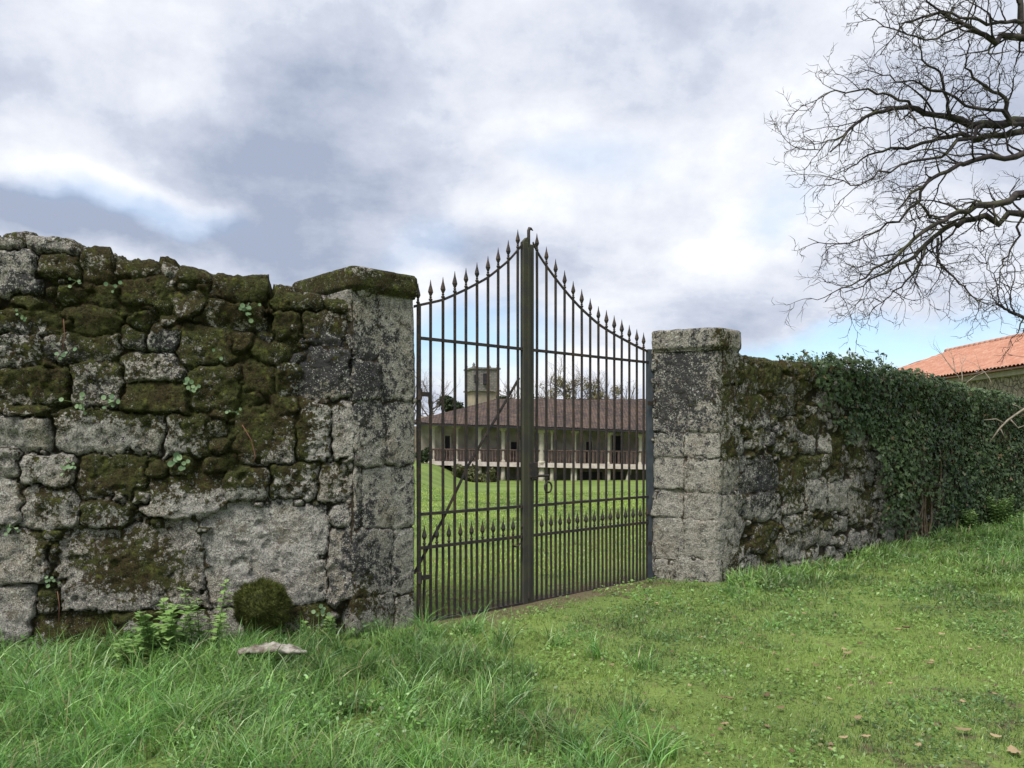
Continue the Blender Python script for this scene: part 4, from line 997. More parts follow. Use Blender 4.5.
for i, (px, yt, lab) in enumerate(((548, 374, 'bare tree left of the others above the gallery ridge, olive ivy low in its crown'), (568, 362, 'tallest ivy-clad bare tree above the gallery ridge'), (590, 372, 'ivy-clad bare tree in the middle of the row above the ridge'), (606, 378, 'low bare tree right of the tall ivy-clad ones'), (628, 384, 'thin low bare tree near the right end of the ridge'))):
    tt, b0, H = far_tree(px, 440, yt - 3, 70, lab, 20 + i, .9, n=10)
    if i < 4:
        r_ = random.Random(40 + i)
        cen = [(b0.x + r_.gauss(0, .8), 70 + r_.gauss(0, .6), EYE + (HY - r_.uniform(380 if i < 3 else 388, 402)) / F * 70, r_.uniform(.25, .55)) for _ in range(13)]
        me = leaf_cloud(800, cen, .07, 50 + i); part('ivy', me, m_olive, tt)
def shrub(name, lab, cat, px, py0, py1, wpx, Y, n, size, mat, seed, grp=None):
    r_ = random.Random(seed); b0 = at(px, py1, Y); H = (py1 - py0) / F * Y; w = wpx / F * Y / 2
    tt = thing(name, lab, cat, tuple(b0), grp)
    b = MB()
    for k in range(5): b.tube([b0 + Vector((0, 0, -.1)), b0 + Vector((r_.uniform(-w, w) * .5, r_.uniform(-w, w) * .3, H * .6))], [.03, .012], 5)
    part('stems', b.mesh('stems'), m_fbark, tt)
    cen = [(b0.x + r_.uniform(-w, w) * .8, Y + r_.uniform(-w, w) * .5, b0.z + H * r_.uniform(.12, .8), r_.uniform(.22, .36) * min(H, 2 * w)) for _ in range(10)]
    part('leaves', leaf_cloud(n, cen, size, seed), mat, tt)
shrub('evergreen_tree', 'dark green conifer left of the stone tower', 'tree', 455, 394, 425, 24, 66, 2600, .12, m_ever, 61)
shrub('evergreen_tree', 'dark evergreen right below the stone tower', 'tree', 503, 393, 425, 20, 66, 2200, .12, m_ever, 62)
shrub('shrub', 'scrubby bush under the gallery at the left', 'shrub', 462, 465, 481, 30, 48.5, 1600, .09, m_shrub, 63, 'bushes in front of the gallery house')
shrub('shrub', 'brownish bush under the gallery below the third column', 'shrub', 484, 466, 484, 26, 48.8, 1500, .09, m_shrub, 64, 'bushes in front of the gallery house')
shrub('shrub', 'small dark bush at the left corner of the gallery house', 'shrub', 423, 446, 463, 12, 49, 900, .08, m_ever, 65)
# ------------------------------------------------------------------ grass
m_grass, t, p, o = new_mat('grass blades')
c = t.attr('col', 'Color'); t.put(p.inputs['Base Color'], c); p.inputs['Roughness'].default_value = .38; p.inputs['Specular IOR Level'].default_value = .5
tb = t.node('ShaderNodeBsdfTranslucent'); t.put(tb.inputs[0], c); ms = t.node('ShaderNodeMixShader'); ms.inputs[0].default_value = .42
t.l.new(p.outputs[0], ms.inputs[1]); t.l.new(tb.outputs[0], ms.inputs[2]); t.l.new(ms.outputs[0], o.inputs[0])

def wall_side(x, y):
    """signed distance in front of each wall, to keep blades off the masonry"""
    dl = (x - W0[0]) * nL[0] + (y - W0[1]) * nL[1]; dr = (x - RS[0]) * nR[0] + (y - RS[1]) * nR[1]
    return dl, dr
def endface(x, y): return (x - R3[0]) * ue[1] - (y - R3[1]) * ue[0]
def allowed(x, y):
    dl, dr = wall_side(x, y)
    dg = (x - G0[0]) * gu[1] - (y - G0[1]) * gu[0]
    sg = (x - G0[0]) * gu[0] + (y - G0[1]) * gu[1]
    inL = (dl < .02) & (dl > -.62) & (x < -1.0)
    dp = (x - C0[0]) * ug[1] - (y - C0[1]) * ug[0]; sp_ = (x - C0[0]) * ug[0] + (y - C0[1]) * ug[1]
    inP = (dp < .01) & (dp > -.75) & (sp_ > 0) & (sp_ < .64)
    inR = (dr < .02) & (dr > -.62) & (x > 2.1)
    de = -((x - R3[0]) * -ue[1] + (y - R3[1]) * ue[0]); se = (x - R3[0]) * ue[0] + (y - R3[1]) * ue[1]
    inQ = (de < .01) & (de > -.4) & (se > 0) & (se < Le)
    thr = (dg < .10) & (dg > -.16) & (sg > 0) & (sg < GL)
    return ~(inL | inP | inR | inQ | thr)
def blades(x, y, h, w, lean, col, seed, segs=3):
    r = np.random.default_rng(seed); n = len(x); z = gz(x, y) - .01
    a = r.uniform(0, 2 * np.pi, n); dx, dy = np.cos(a), np.sin(a)
    f = r.uniform(0, 2 * np.pi, n) * .35 + a + np.pi / 2; wx, wy = np.cos(f), np.sin(f)
    tw = r.normal(0, .35, n)
    V = []
    for k in range(segs + 1):
        t_ = k / segs; out_ = lean * h * t_ ** 2; up = h * (t_ - .42 * np.minimum(lean, 1.3) ** 1.2 * t_ ** 2.4)
        hw = w * .5 * (1 - t_ ** 1.7)
        cx = x + dx * out_ + tw * h * .15 * t_ ** 3 * dy; cy = y + dy * out_ - tw * h * .15 * t_ ** 3 * dx; cz = z + up
        if k < segs: V += [np.stack([cx - wx * hw, cy - wy * hw, cz], 1), np.stack([cx + wx * hw, cy + wy * hw, cz], 1)]
        else: V.append(np.stack([cx, cy, cz], 1))
    nvp = len(V); V = np.stack(V, 1); b0 = (np.arange(n) * nvp)[:, None]
    q = np.concatenate([b0 + np.array([[2 * k, 2 * k + 1, 2 * k + 3, 2 * k + 2]]) for k in range(segs - 1)], 1).reshape(-1, 4)
    tr_ = (b0 + np.array([[2 * segs - 2, 2 * segs - 1, 2 * segs]])).reshape(-1, 3)
    C = np.repeat(col[:, None], nvp, 1).reshape(-1, 3)
    return V.reshape(-1, 3), q, tr_, C
def merge(parts):
    off = 0; Vs, Qs, Ts, Cs = [], [], [], []
    for V, q, t_, C in parts: Vs.append(V); Qs.append(q + off); Ts.append(t_ + off); Cs.append(C); off += len(V)
    return np.concatenate(Vs), np.concatenate(Qs), np.concatenate(Ts), np.concatenate(Cs)
def sample(n, y0, y1, kx0, kx1, r, pad=.6, pw=1.0):
    """scatter in a ground wedge, denser near the viewer"""
    y = (r.uniform(y0 ** pw, y1 ** pw, n)) ** (1 / pw); x = r.uniform(kx0, kx1, n) * (y + pad)
    return x, y
def tall_zone(x, y):
    px = 512 + F * x / y; py = HY + F * EYE / y
    a = sst(560, 380, px + (fbm(x * 1.2, y * 1.2, 0, 77, 3) - .5) * 260)          # rank grass at the left
    b_ = sst(690, 760, py) * sst(720, 560, px) * .55
    dl, dr = wall_side(x, y)
    c_ = sst(1.1, .2, dr) * (x > 2.2) * .75 + sst(.35, .1, dl) * (x < -.9) * .3
    d_ = sst(880, 1000, px) * sst(620, 560, py) * .8
    dg = (x - G0[0]) * gu[1] - (y - G0[1]) * gu[0]
    return np.clip(np.maximum.reduce([a, b_, c_, d_]), 0, 1) * np.where(x > -1.1, sst(.12, .85, dg) * .92 + .08, 1)
GREENS = np.array([[.17, .30, .065], [.21, .35, .08], [.14, .25, .075], [.28, .41, .12], [.24, .36, .15], [.38, .45, .20]])
def colour(x, y, tall, r, dry=.04):
    n = len(x); k = r.choice(len(GREENS), n, p=[.22, .25, .18, .15, .13, .07]); c = GREENS[k] * r.uniform(.75, 1.25, n)[:, None]
    pz = fbm(x * .9, y * .9, 0, 81, 4)
    yel = sst(.46, .62, pz) * (1 - tall)
    dk_ = sst(.50, .66, fbm(x * 2.1 + 7, y * 2.1, 0, 86, 4)); c = c * (1 - .36 * dk_)[:, None]
    c = c * (1 - yel[:, None] * .6) + np.array([.31, .44, .10]) * yel[:, None] * .6
    c[:, 0] *= 1 - .06 * tall
    c = c * (1 + .12 * tall)[:, None] * (1 + tall[:, None] * np.array([-.02, .0, .0])); hi = r.random(n) < .18; c[hi] = c[hi] * 1.25 + np.array([.06, .07, .07]); lo_ = r.random(n) < .22; c[lo_] *= .50
    d = r.random(n) < dry; c[d] = np.array([.38, .32, .18]) * r.uniform(.6, 1.1, d.sum())[:, None]
    return c
r = np.random.default_rng(101); P_ = []
# rank and medium grass, outside the gate
x, y = sample(430000, 3.1, 15.5, -.80, .80, r, .5, 1.0)
ok = allowed(x, y); dg = (x - G0[0]) * gu[1] - (y - G0[1]) * gu[0]; dl, dr = wall_side(x, y)
outside = np.where(x < -.85, dl > 0, np.where(x > 1.6, (dr > 0) | (endface(x, y) > 0), dg > -.1))
ok &= outside; x, y = x[ok], y[ok]; T_ = tall_zone(x, y)
clump = fbm(x * 2.3, y * 2.3, 0, 83, 4)
bare = sst(.54, .66, fbm(x * 1.9, y * 1.9, 0, 84, 4)) * (1 - .7 * T_)
dg = (x - G0[0]) * gu[1] - (y - G0[1]) * gu[0]; sg = (x - G0[0]) * gu[0] + (y - G0[1]) * gu[1]
track = .6 * np.exp(-((dg - .35) / .45) ** 2) * (sg > .5) * (sg < 3.1)
keep = r.random(len(x)) > np.maximum(bare * .8, track * .65); x, y, T_, clump, track = x[keep], y[keep], T_[keep], clump[keep], track[keep]
thin = r.random(len(x)) > T_ * .45; x, y, T_, clump, track = x[thin], y[thin], T_[thin], clump[thin], track[thin]
h = (.028 + .030 * clump) * (1 - T_) + T_ * (.045 + .21 * sst(.38, .66, clump)) * (.45 + .55 * sst(.05, .8, wall_side(x, y)[0]) * (x < -.9) + .55 * (x >= -.9)); h = h * r.uniform(.55, 1.35, len(x)) * (1 - .4 * track)
w = (.0042 + .0010 * (y - 3)) * r.uniform(.6, 1.4, len(x)) * (1 + .75 * T_)
lean = np.abs(r.normal(.55, .38, len(x))) + .35 * T_ * r.random(len(x))
P_.append(blades(x, y, h, w, lean, colour(x, y, T_, r), 102))
# tufts of long arching blades
tc = []
for k in range(480):
    yy = r.uniform(3.5, 7.2); kk = r.uniform(-.72, .22); xx = kk * yy
    if not allowed(np.array([xx]), np.array([yy]))[0]: continue
    if wall_side(xx, yy)[0] < .05: continue
    if xx > -.9 and ((xx - G0[0]) * gu[1] - (yy - G0[1]) * gu[0]) < .3: continue
    if tall_zone(np.array([xx]), np.array([yy]))[0] < r.random() * .8: continue
    tc.append((xx, yy, r.uniform(.6, 1.2)))
for q in ((-.7, 5.9, 1.0), (-.5, 5.7, .9), (.35, 6.2, .9), (.9, 5.6, .9), (1.2, 6.4, .55), (2.25, 6.9, .6), (1.0, 6.9, .5), (.62, 5.9, 1.0)): tc.append(q)
TX = np.concatenate([np.full(int(60 * s_), a) + r.normal(0, .045, int(60 * s_)) for a, b_, s_ in tc]); TYy = np.concatenate([np.full(int(60 * s_), b_) + r.normal(0, .045, int(60 * s_)) for a, b_, s_ in tc])
TS = np.concatenate([np.full(int(60 * s_), s_) for a, b_, s_ in tc])
P_.append(blades(TX, TYy, (.13 + .17 * r.random(len(TX))) * TS, .0088 * r.uniform(.6, 1.3, len(TX)), np.abs(r.normal(.75, .35, len(TX))), colour(TX, TYy, np.ones(len(TX)), r, .06) * np.array([.98, 1.08, 1.0]), 103, 5))
# lawn inside the gate
x, y = sample(210000, 7.2, 34, -.30, .30, r, .5, .9)
dg = (x - G0[0]) * gu[1] - (y - G0[1]) * gu[0]; dl, dr = wall_side(x, y)
ok = (dg < -.16) & allowed(x, y) & np.where(x < -1.3, dl < -.65, True) & np.where(x > 2.3, dr < -.65, True); x, y = x[ok], y[ok]
pch = fbm(x * .8, y * .8, 0, 88, 4); keep = r.random(len(x)) > sst(.47, .60, pch) * .92 * (y < 16); x, y = x[keep], y[keep]
T0 = np.zeros(len(x)); hh = (.028 + .03 * fbm(x * 1.5, y * 1.5, 0, 85, 3)) * r.uniform(.6, 1.3, len(x))
P_.append(blades(x, y, hh, .0045 + .0011 * (y - 3), np.abs(r.normal(.6, .35, len(x))), colour(x, y, T0, r, .05) * np.array([1.35, 1.25, 1.1]), 104, 2))
V, q, t_, C = merge(P_)
add('grass', np_mesh('grass', V, q, t_, smooth=False, colors=dict(col=C)), m_grass, kind='stuff')
# ground-hugging leaves between the blades
r = np.random.default_rng(111)
x, y = sample(150000, 3.2, 15, -.78, .78, r, .5, 1.0); ok = allowed(x, y)
dg = (x - G0[0]) * gu[1] - (y - G0[1]) * gu[0]; dl, dr = wall_side(x, y); ok &= np.where(x < -.85, dl > 0, np.where(x > 1.6, (dr > 0) | (endface(x, y) > 0), dg > .1))
cl = fbm(x * 2.8, y * 2.8, 0, 112, 4); ok &= r.random(len(x)) < sst(.42, .66, cl) * .8; x, y = x[ok], y[ok]; n = len(x); T_ = tall_zone(x, y)
_, dr = wall_side(x, y)
z = gz(x, y) + r.uniform(.01, .05, n) + T_ * r.uniform(0, .13, n); s = (.0045 + .0010 * y) * r.uniform(.5, 1.4, n)
nn = np.stack([r.normal(0, .45, n), r.normal(-.1, .45, n), np.ones(n)], 1); nn /= np.linalg.norm(nn, axis=1)[:, None]
a = np.cross(nn, r.normal(size=(n, 3))); a /= np.linalg.norm(a, axis=1)[:, None]; b_ = np.cross(nn, a); P = np.stack([x, y, z], 1); s = s[:, None]
V = np.stack([P - a * s * 1.2, P - a * s * .3 - b_ * s * .75, P + a * s * .7 - b_ * s * .6, P + a * s * 1.3, P + a * s * .7 + b_ * s * .6, P - a * s * .3 + b_ * s * .75], 1)
i0 = (np.arange(n) * 6)[:, None]
me = np_mesh('weeds', V, (i0 + np.array([[0, 1, 2, 5]])).reshape(-1, 4).tolist() + (i0 + np.array([[5, 2, 3, 4]])).reshape(-1, 4).tolist(), smooth=False,
             colors=dict(col=np.repeat(colour(x, y, T_, r, .03) * np.array([.74, .84, .74]), 6, 0)))
add('ground_weeds', me, m_grass, kind='stuff')

# ------------------------------------------------------------------ ivy on the right wall
r = np.random.default_rng(131)
m_ivy = leaf_mat('ivy leaves', (.022, .045, .022), (.108, .160, .064), (.19, .14, .08), .15, .38)
N = 60000
s = r.uniform(.6, 13.8, N); v = r.uniform(-.1, 3.1, N)
Hs = np.interp(s, sr, Hr)
X = RS[0] + s * ur[0]; Y = RS[1] + s * ur[1]; px = 512 + F * X / Y; py = HY - F * (np.minimum(v, Hs) - EYE) / Y
edge = np.interp(py, [355, 372, 405, 430, 450, 480, 520, 545, 600], [808, 818, 830, 848, 860, 868, 880, 892, 902])
edge = edge + 26 * (fbm(s * 3, v * 3, 0, 132, 3) - .5) * 2
cov = sst(-8, 14, px - edge)
gap = np.exp(-(((px - 921) / 11) ** 2 + ((py - 515) / 30) ** 2)) + .6 * np.exp(-(((px - 935) / 9) ** 2 + ((py - 480) / 20) ** 2))
low = sst(528, 548, py + (px - 900) * .12) * (px < 960)
pr_ = cov * (1 - np.clip(gap * 1.3, 0, 1)) * (1 - .6 * low)
pr_ = pr_ * (.55 + .45 * sst(.30, .5, fbm(s * 2.2, v * 2.2, 0, 133, 3)))
ok = (r.random(N) < pr_) ; s, v, Hs, X, Y, px = s[ok], v[ok], Hs[ok], X[ok], Y[ok], px[ok]; n = len(s)
thick = .04 + .14 * fbm(s * 1.6, v * 1.8, 0, 134, 4) * sst(0, 60, px - 815) * sst(-.2, .8, v) + .10 * sst(.5, 0, Hs - v)
d = thick * r.uniform(.25, 1.0, n) + .03
over = np.maximum(v - Hs, 0)                      # these wrap over the wall top
d = np.where(over > 0, .25 - r.uniform(0, .75, n), d); topz = Hs + .03 + (.02 + .12 * fbm(s * 2.4, 0 * s, 0, 135, 3)) * r.uniform(0, 1, n)
z = np.where(over > 0, topz, v)
P = np.stack([X + nR[0] * d, Y + nR[1] * d, z], 1)
up = np.where(over > 0, 1.0, .25)
nn = np.stack([nR[0] + r.normal(0, .5, n), nR[1] + r.normal(0, .5, n), up + r.normal(0, .4, n)], 1); nn /= np.linalg.norm(nn, axis=1)[:, None]
dn = np.array([0, 0, -1.0]) + r.normal(0, .5, (n, 3)); a = dn - nn * (dn * nn).sum(1)[:, None]; a /= np.linalg.norm(a, axis=1)[:, None]; b_ = np.cross(nn, a)
sz_ = (.024 * r.uniform(.45, 1.8, n) * np.where(over > 0, .9, 1))[:, None]
shape = [(-.7, 0, 0), (-.55, -.75, .15), (.1, -.95, .2), (.25, -.45, .08), (1.1, 0, .0), (.25, .45, .08), (.1, .95, .2), (-.55, .75, .15)]
V = np.stack([P + a * sz_ * p_ + b_ * sz_ * q_ + nn * sz_ * z_ for p_, q_, z_ in shape], 1)
i0 = (np.arange(n) * 8)[:, None]
qd = np.concatenate([i0 + np.array([[0, 1, 2, 3]]), i0 + np.array([[0, 3, 4, 5]]), i0 + np.array([[0, 5, 6, 7]])], 1).reshape(-1, 4)
iv = thing('ivy', 'dense dark green ivy hanging over the wall right of the gate', 'ivy', (RS[0] + ur[0] * 5, RS[1] + ur[1] * 5, 0))
part('leaves', np_mesh('leaves', V, qd, smooth=False, attrs=dict(tone=np.repeat(np.clip(r.uniform(0, 1, n) * .62 + .65 * (fbm(s * 1.4, v * 1.4, 0, 139, 4) - .38) + .22 * (over > 0) * r.random(n) + (r.random(n) < .05) * .5, 0, 1), 8))), m_ivy, iv)
b = MB(); rr = random.Random(9)
m_stem = simple('ivy stems', (.10, .075, .05), (.17, .13, .09), 12)
for k in range(46):
    s0 = rr.uniform(plane_uv(898, 480, RS, ur)[0], 13); pts = []; cur = s0; z_ = -.05
    Hh = float(np.interp(s0, sr, Hr))
    while z_ < Hh - .1:
        pts.append((RS[0] + cur * ur[0] + nR[0] * .06, RS[1] + cur * ur[1] + nR[1] * .06, z_)); z_ += .22; cur += rr.gauss(0, .07)
    b.tube(pts, [.018 * (1 - i / len(pts) * .7) for i in range(len(pts))], 5)
part('stems', b.mesh('stems', True), m_stem, iv)
# sprigs standing above the wall top
b = MB(); LV = []
for px_, hh_ in ((806, .12), (829, .14), (838, .16), (860, .24), (864, .2), (884, .30), (892, .28), (903, .18), (846, .12), (872, .14)):
    s0 = plane_uv(px_, 370, RS, ur)[0]; Hh = float(np.interp(s0, sr, Hr)); q = Vector((RS[0] + s0 * ur[0] - nR[0] * .1, RS[1] + s0 * ur[1] - nR[1] * .1, Hh - .02)); tip = q + Vector((rr.uniform(-.1, .1), 0, hh_ + .08))
    b.tube([q, q.lerp(tip, .5) + Vector((rr.uniform(-.03, .03), 0, 0)), tip], [.006, .004, .003], 4)
    for _ in range(4): LV.append((*q.lerp(tip, rr.uniform(.4, 1)), .045))
part('sprig_stems', b.mesh('sprigs'), m_stem, iv); part('sprig_leaves', leaf_cloud(150, LV, .022, 140), m_ivy, iv)

# bare shoots behind the wall, pale snag and branches on the ivy
m_snag = simple('pale dead wood', (.30, .26, .21), (.20, .17, .13), 14)
rr = random.Random(17)
sp = thing('bare_sapling', 'thin leafless shoots standing before the orange roof, above the ivy', 'sapling', tuple(at(962, 384, 15.6)))
b = MB()
for (x0, y0, x1, y1) in ((962, 384, 951, 338), (962, 384, 968, 344), (955, 372, 948, 352), (992, 384, 978, 350), (965, 384, 985, 366)):
    p0, p1 = at(x0, y0, 15.6), at(x1, y1, 15.8); twigs(b, p0, p1 - p0, (p1 - p0).length, .010, 1, rr, 0, (3, 5), 4, 0, .6)
b.tube([at(962, 384, 15.6), at(962, 384, 15.6) + Vector((0, .2, -2.8))], [.02, .03], 6)
part('shoots', b.mesh('shoots', True), m_snag, sp)
sn = thing('dead_branch', 'pale forked dead branch lying on the ivy at the right edge', 'branch', tuple(at(1024, 410, 13.2)))
b = MB()
for pts, r0 in (([(1075, 395), (1024, 409), (1008, 420), (1000, 428), (990, 442)], .022), ([(1004, 423), (996, 419), (984, 420)], .012), ([(1010, 419), (1018, 428), (1026, 425)], .012), ([(1000, 428), (1006, 440)], .009), ([(1024, 409), (1012, 404)], .008)):
    b.tube([at(a_, b__, 12.9) for a_, b__ in pts], [r0 * (1 - .6 * i / len(pts)) for i in range(len(pts))], 6)
part('wood', b.mesh('wood', True), m_snag, sn)

# ------------------------------------------------------------------ plants on and below the left wall
m_weed = leaf_mat('nettle leaves', (.17, .31, .085), (.28, .42, .14), None, .3)
m_penny = leaf_mat('pennywort leaves', (.10, .17, .085), (.20, .29, .15), None, .2)
m_stemg = simple('green stems', (.09, .14, .05), (.13, .17, .07), 20)
def leaf_faces(mb_v, mb_q, P, d, L, w, nz_=None):
    d = Vector(d).normalized(); sd_ = d.cross(Vector((0, 0, 1))); sd_ = sd_.normalized() if sd_.length > .05 else Vector((1, 0, 0)); up_ = sd_.cross(d).normalized(); P = Vector(P)
    i = len(mb_v)
    prof = [(0, .04), (.2, .75), (.45, 1.), (.75, .6), (1., .03)]
    for f_, ww in prof:
        c_ = P + d * L * f_ - Vector((0, 0, 1)) * L * .25 * f_ * f_
        mb_v += [tuple(c_ - sd_ * w * ww / 2 + up_ * w * .12 * ww), tuple(c_), tuple(c_ + sd_ * w * ww / 2 + up_ * w * .12 * ww)]
    for k in range(4):
        a_ = i + k * 3; mb_q += [(a_, a_ + 1, a_ + 4, a_ + 3), (a_ + 1, a_ + 2, a_ + 5, a_ + 4)]
def leafy(name, lab, cat, px, py, Y, stems, hgt, L, w, seed, grp=None):
    rr = random.Random(seed); b0 = at(px, py, Y); b0.z = float(gz(b0.x, b0.y)); tt = thing(name, lab, cat, tuple(b0), grp)
    V, Q = [], []; b = MB()
    for k in range(stems):
        a = rr.uniform(0, 6.28); q0 = b0 + Vector((math.cos(a), math.sin(a), 0)) * rr.uniform(0, .12); H = hgt * rr.uniform(.55, 1.05)
        q1 = q0 + Vector((math.cos(a) * .25 * H, math.sin(a) * .25 * H, H)); b.tube([q0, q0.lerp(q1, .5) + Vector((0, 0, .02)), q1], [.004, .0035, .002], 5)
        nl = int(4 + H * 20)
        for j in range(nl):
            f_ = .25 + .75 * j / nl; q = q0.lerp(q1, f_); aa = j * 1.57 + rr.uniform(-.3, .3)
            for s3 in (0, math.pi): leaf_faces(V, Q, q, (math.cos(aa + s3), math.sin(aa + s3), rr.uniform(.1, .6)), L * rr.uniform(.6, 1.1) * (1.1 - .4 * f_), w * rr.uniform(.8, 1.1) * (1.1 - .4 * f_))
    part('stems', b.mesh('stems', True), m_stemg, tt)
    n = len(V); part('leaves', np_mesh('leaves', V, Q, attrs=dict(tone=np.repeat(np.random.default_rng(seed).uniform(0, 1, n // 15), 15))), m_weed, tt)
leafy('nettle', 'leafy nettle clump against the wall foot under the big mossy block', 'plant', 160, 655, 5.72, 9, .40, .12, .085, 151)
leafy('nettle', 'taller nettle with narrow leaves between the nettle clump and the moss cushion', 'plant', 206, 650, 5.85, 5, .52, .10, .055, 152)
leafy('nettle', 'low nettle left of the nettle clump at the wall foot', 'plant', 134, 662, 5.62, 4, .28, .10, .07, 153)
leafy('weed', 'small round-leaved weed right of the moss cushion', 'plant', 322, 618, 6.2, 4, .22, .06, .06, 154)
# moss cushion
cq = at(262, 604, 6.24); mc_ = thing('moss_cushion', 'round dark green moss cushion at the foot of the large pale block', 'moss', tuple(cq))
n1_, n2_ = 60, 40; A, B_ = np.meshgrid(np.linspace(0, 2 * np.pi, n1_, endpoint=False), np.linspace(.02, np.pi - .02, n2_), indexing='ij')
R_ = 1 + .30 * (fbm(np.cos(A) * np.sin(B_) * 2.6 + 5, np.sin(A) * np.sin(B_) * 2.6 + 5, np.cos(B_) * 2.6, 161, 4) - .5) * 2
Vm = np.stack([cq.x + .205 * R_ * np.cos(A) * np.sin(B_), cq.y + .16 * R_ * np.sin(A) * np.sin(B_), cq.z - .02 + .19 * R_ * np.cos(B_)], -1)
m_cush, t, p, o = new_mat('moss'); v_ = t.node('ShaderNodeTexCoord').outputs['Object']; nn1 = t.noise(v_, 26, 5, .7)
t.put(p.inputs['Base Color'], t.mix(t.ramp(nn1, .35, .65), (.030, .034, .010), (.085, .098, .022))); bump(t, p, nn1, 1, .03)
part('cushion', np_mesh('cushion', Vm, grid_quads(n1_, n2_, True)), m_cush, mc_)
rm = np.random.default_rng(162); nb_ = 9000; dd_ = rm.normal(size=(nb_, 3)); dd_ /= np.linalg.norm(dd_, axis=1)[:, None]
Pb = np.array(cq) + dd_ * np.array([.205, .16, .19]) * (rm.uniform(.94, 1.06, nb_) * (1 + .30 * (fbm(dd_[:, 0] * 2.6 + 5, dd_[:, 1] * 2.6 + 5, dd_[:, 2] * 2.6, 161, 4) - .5) * 2))[:, None] - np.array([0, 0, .02]); tip = Pb + (dd_ + rm.normal(0, .5, (nb_, 3)) + np.array([0, 0, .5])) * .018
sd3 = np.cross(dd_, rm.normal(size=(nb_, 3))); sd3 = sd3 / np.linalg.norm(sd3, axis=1)[:, None] * .0035
part('fronds', np_mesh('fronds', np.stack([Pb - sd3, Pb + sd3, tip], 1), None, np.arange(nb_ * 3).reshape(-1, 3), smooth=False, attrs=dict(tone=np.repeat(rm.random(nb_), 3))), leaf_mat('moss fronds', (.035, .042, .010), (.10, .115, .024)), mc_)
# pale broken slab in the grass
m_barkp = simple('bleached wood', (.36, .34, .30), (.10, .08, .06), 13, .9, .7, .02)
lq = at(272, 657, 5.45); lq.z = float(gz(lq.x, lq.y)) + .17
n1_, n2_ = 50, 14; V = np.zeros((n1_, n2_, 3)); tt_ = np.linspace(-1, 1, n1_)
for i, t0 in enumerate(tt_):
    prof_ = (max(0, 1 - abs(t0) ** 2.6)) ** .6 + .02
    for j in range(n2_):
        a = 2 * math.pi * j / n2_; V[i, j] = (t0 * .24, math.cos(a) * .07 * prof_, math.sin(a) * .028 * prof_ + .03 * (1 - t0 * t0) - .02)
V[..., 0] += .01 * (fbm(V[..., 0] * 20, V[..., 1] * 20, 0, 171, 3) - .5); V[..., 2] += .055 * (fbm(V[..., 0] * 16, V[..., 1] * 30, 0, 172, 4) - .5); V += np.array(lq)
add('bleached_log', np_mesh('bleached_log', V.reshape(-1, 3), [((i) * n2_ + j, i * n2_ + (j + 1) % n2_, (i + 1) * n2_ + (j + 1) % n2_, (i + 1) * n2_ + j) for i in range(n1_ - 1) for j in range(n2_)]), m_barkp, None, 'short bleached piece of broken wood lying in the grass before the moss cushion', 'log')
# tall single stem in front of the gate
q0 = at(512, 700, 4.95); q0.z = float(gz(q0.x, q0.y)); b = MB(); ztop = EYE + (HY - 606) / F * 4.95
b.tube([q0, q0 + Vector((.004, 0, (ztop - q0.z) * .5)), Vector((q0.x - .003, q0.y, ztop))], [.0045, .0035, .002], 5)
add('grass_stalk', b.mesh('grass_stalk', True), m_stemg, None, 'single thin upright green stalk standing before the meeting stiles', 'plant')

# pennywort and small plants rooted in the joints
def wall_tuft(px, py, n, size, lab, seed, stalk=True):
    rr = random.Random(seed); s, z = plane_uv(px, py, WS, uw); b0 = Vector((WS[0] + uw[0] * s + nL[0] * .035, WS[1] + uw[1] * s + nL[1] * .035, z))
    tt = thing('wall_pennywort', lab, 'plant', tuple(b0), 'small plants rooted in the left wall'); V, Fc = [], []; nrm = Vector((nL[0], nL[1], .25)).normalized()
    tone = []; st_ = MB()
    for k in range(n):
        c_ = b0 + Vector((uw[0] * rr.gauss(0, size * 1.1), uw[1] * rr.gauss(0, size * 1.1), rr.gauss(0, size * .8))) + Vector((nL[0], nL[1], 0)) * rr.uniform(.005, .03)
        nn = (nrm + Vector((rr.gauss(0, .3), rr.gauss(0, .3), rr.gauss(0, .3)))).normalized(); a = nn.cross(Vector((0, 0, 1))).normalized(); b_ = nn.cross(a); R_ = size * rr.uniform(.28, .5); i = len(V)
        V.append(tuple(c_ - nn * R_ * .2)); tone.append(rr.random()); t0 = tone[-1]
        for j in range(9):
            w_ = 6.283 * j / 9; V.append(tuple(c_ + (a * math.cos(w_) + b_ * math.sin(w_)) * R_)); tone.append(t0)
        for j in range(9): Fc.append((i, i + 1 + j, i + 1 + (j + 1) % 9))
        st_.tube([b0, c_ - nn * .003], .0015, 3)
    part('leaves', np_mesh('leaves', V, None, Fc, attrs=dict(tone=tone)), m_penny, tt); part('stalks', st_.mesh('stalks'), m_stemg, tt)
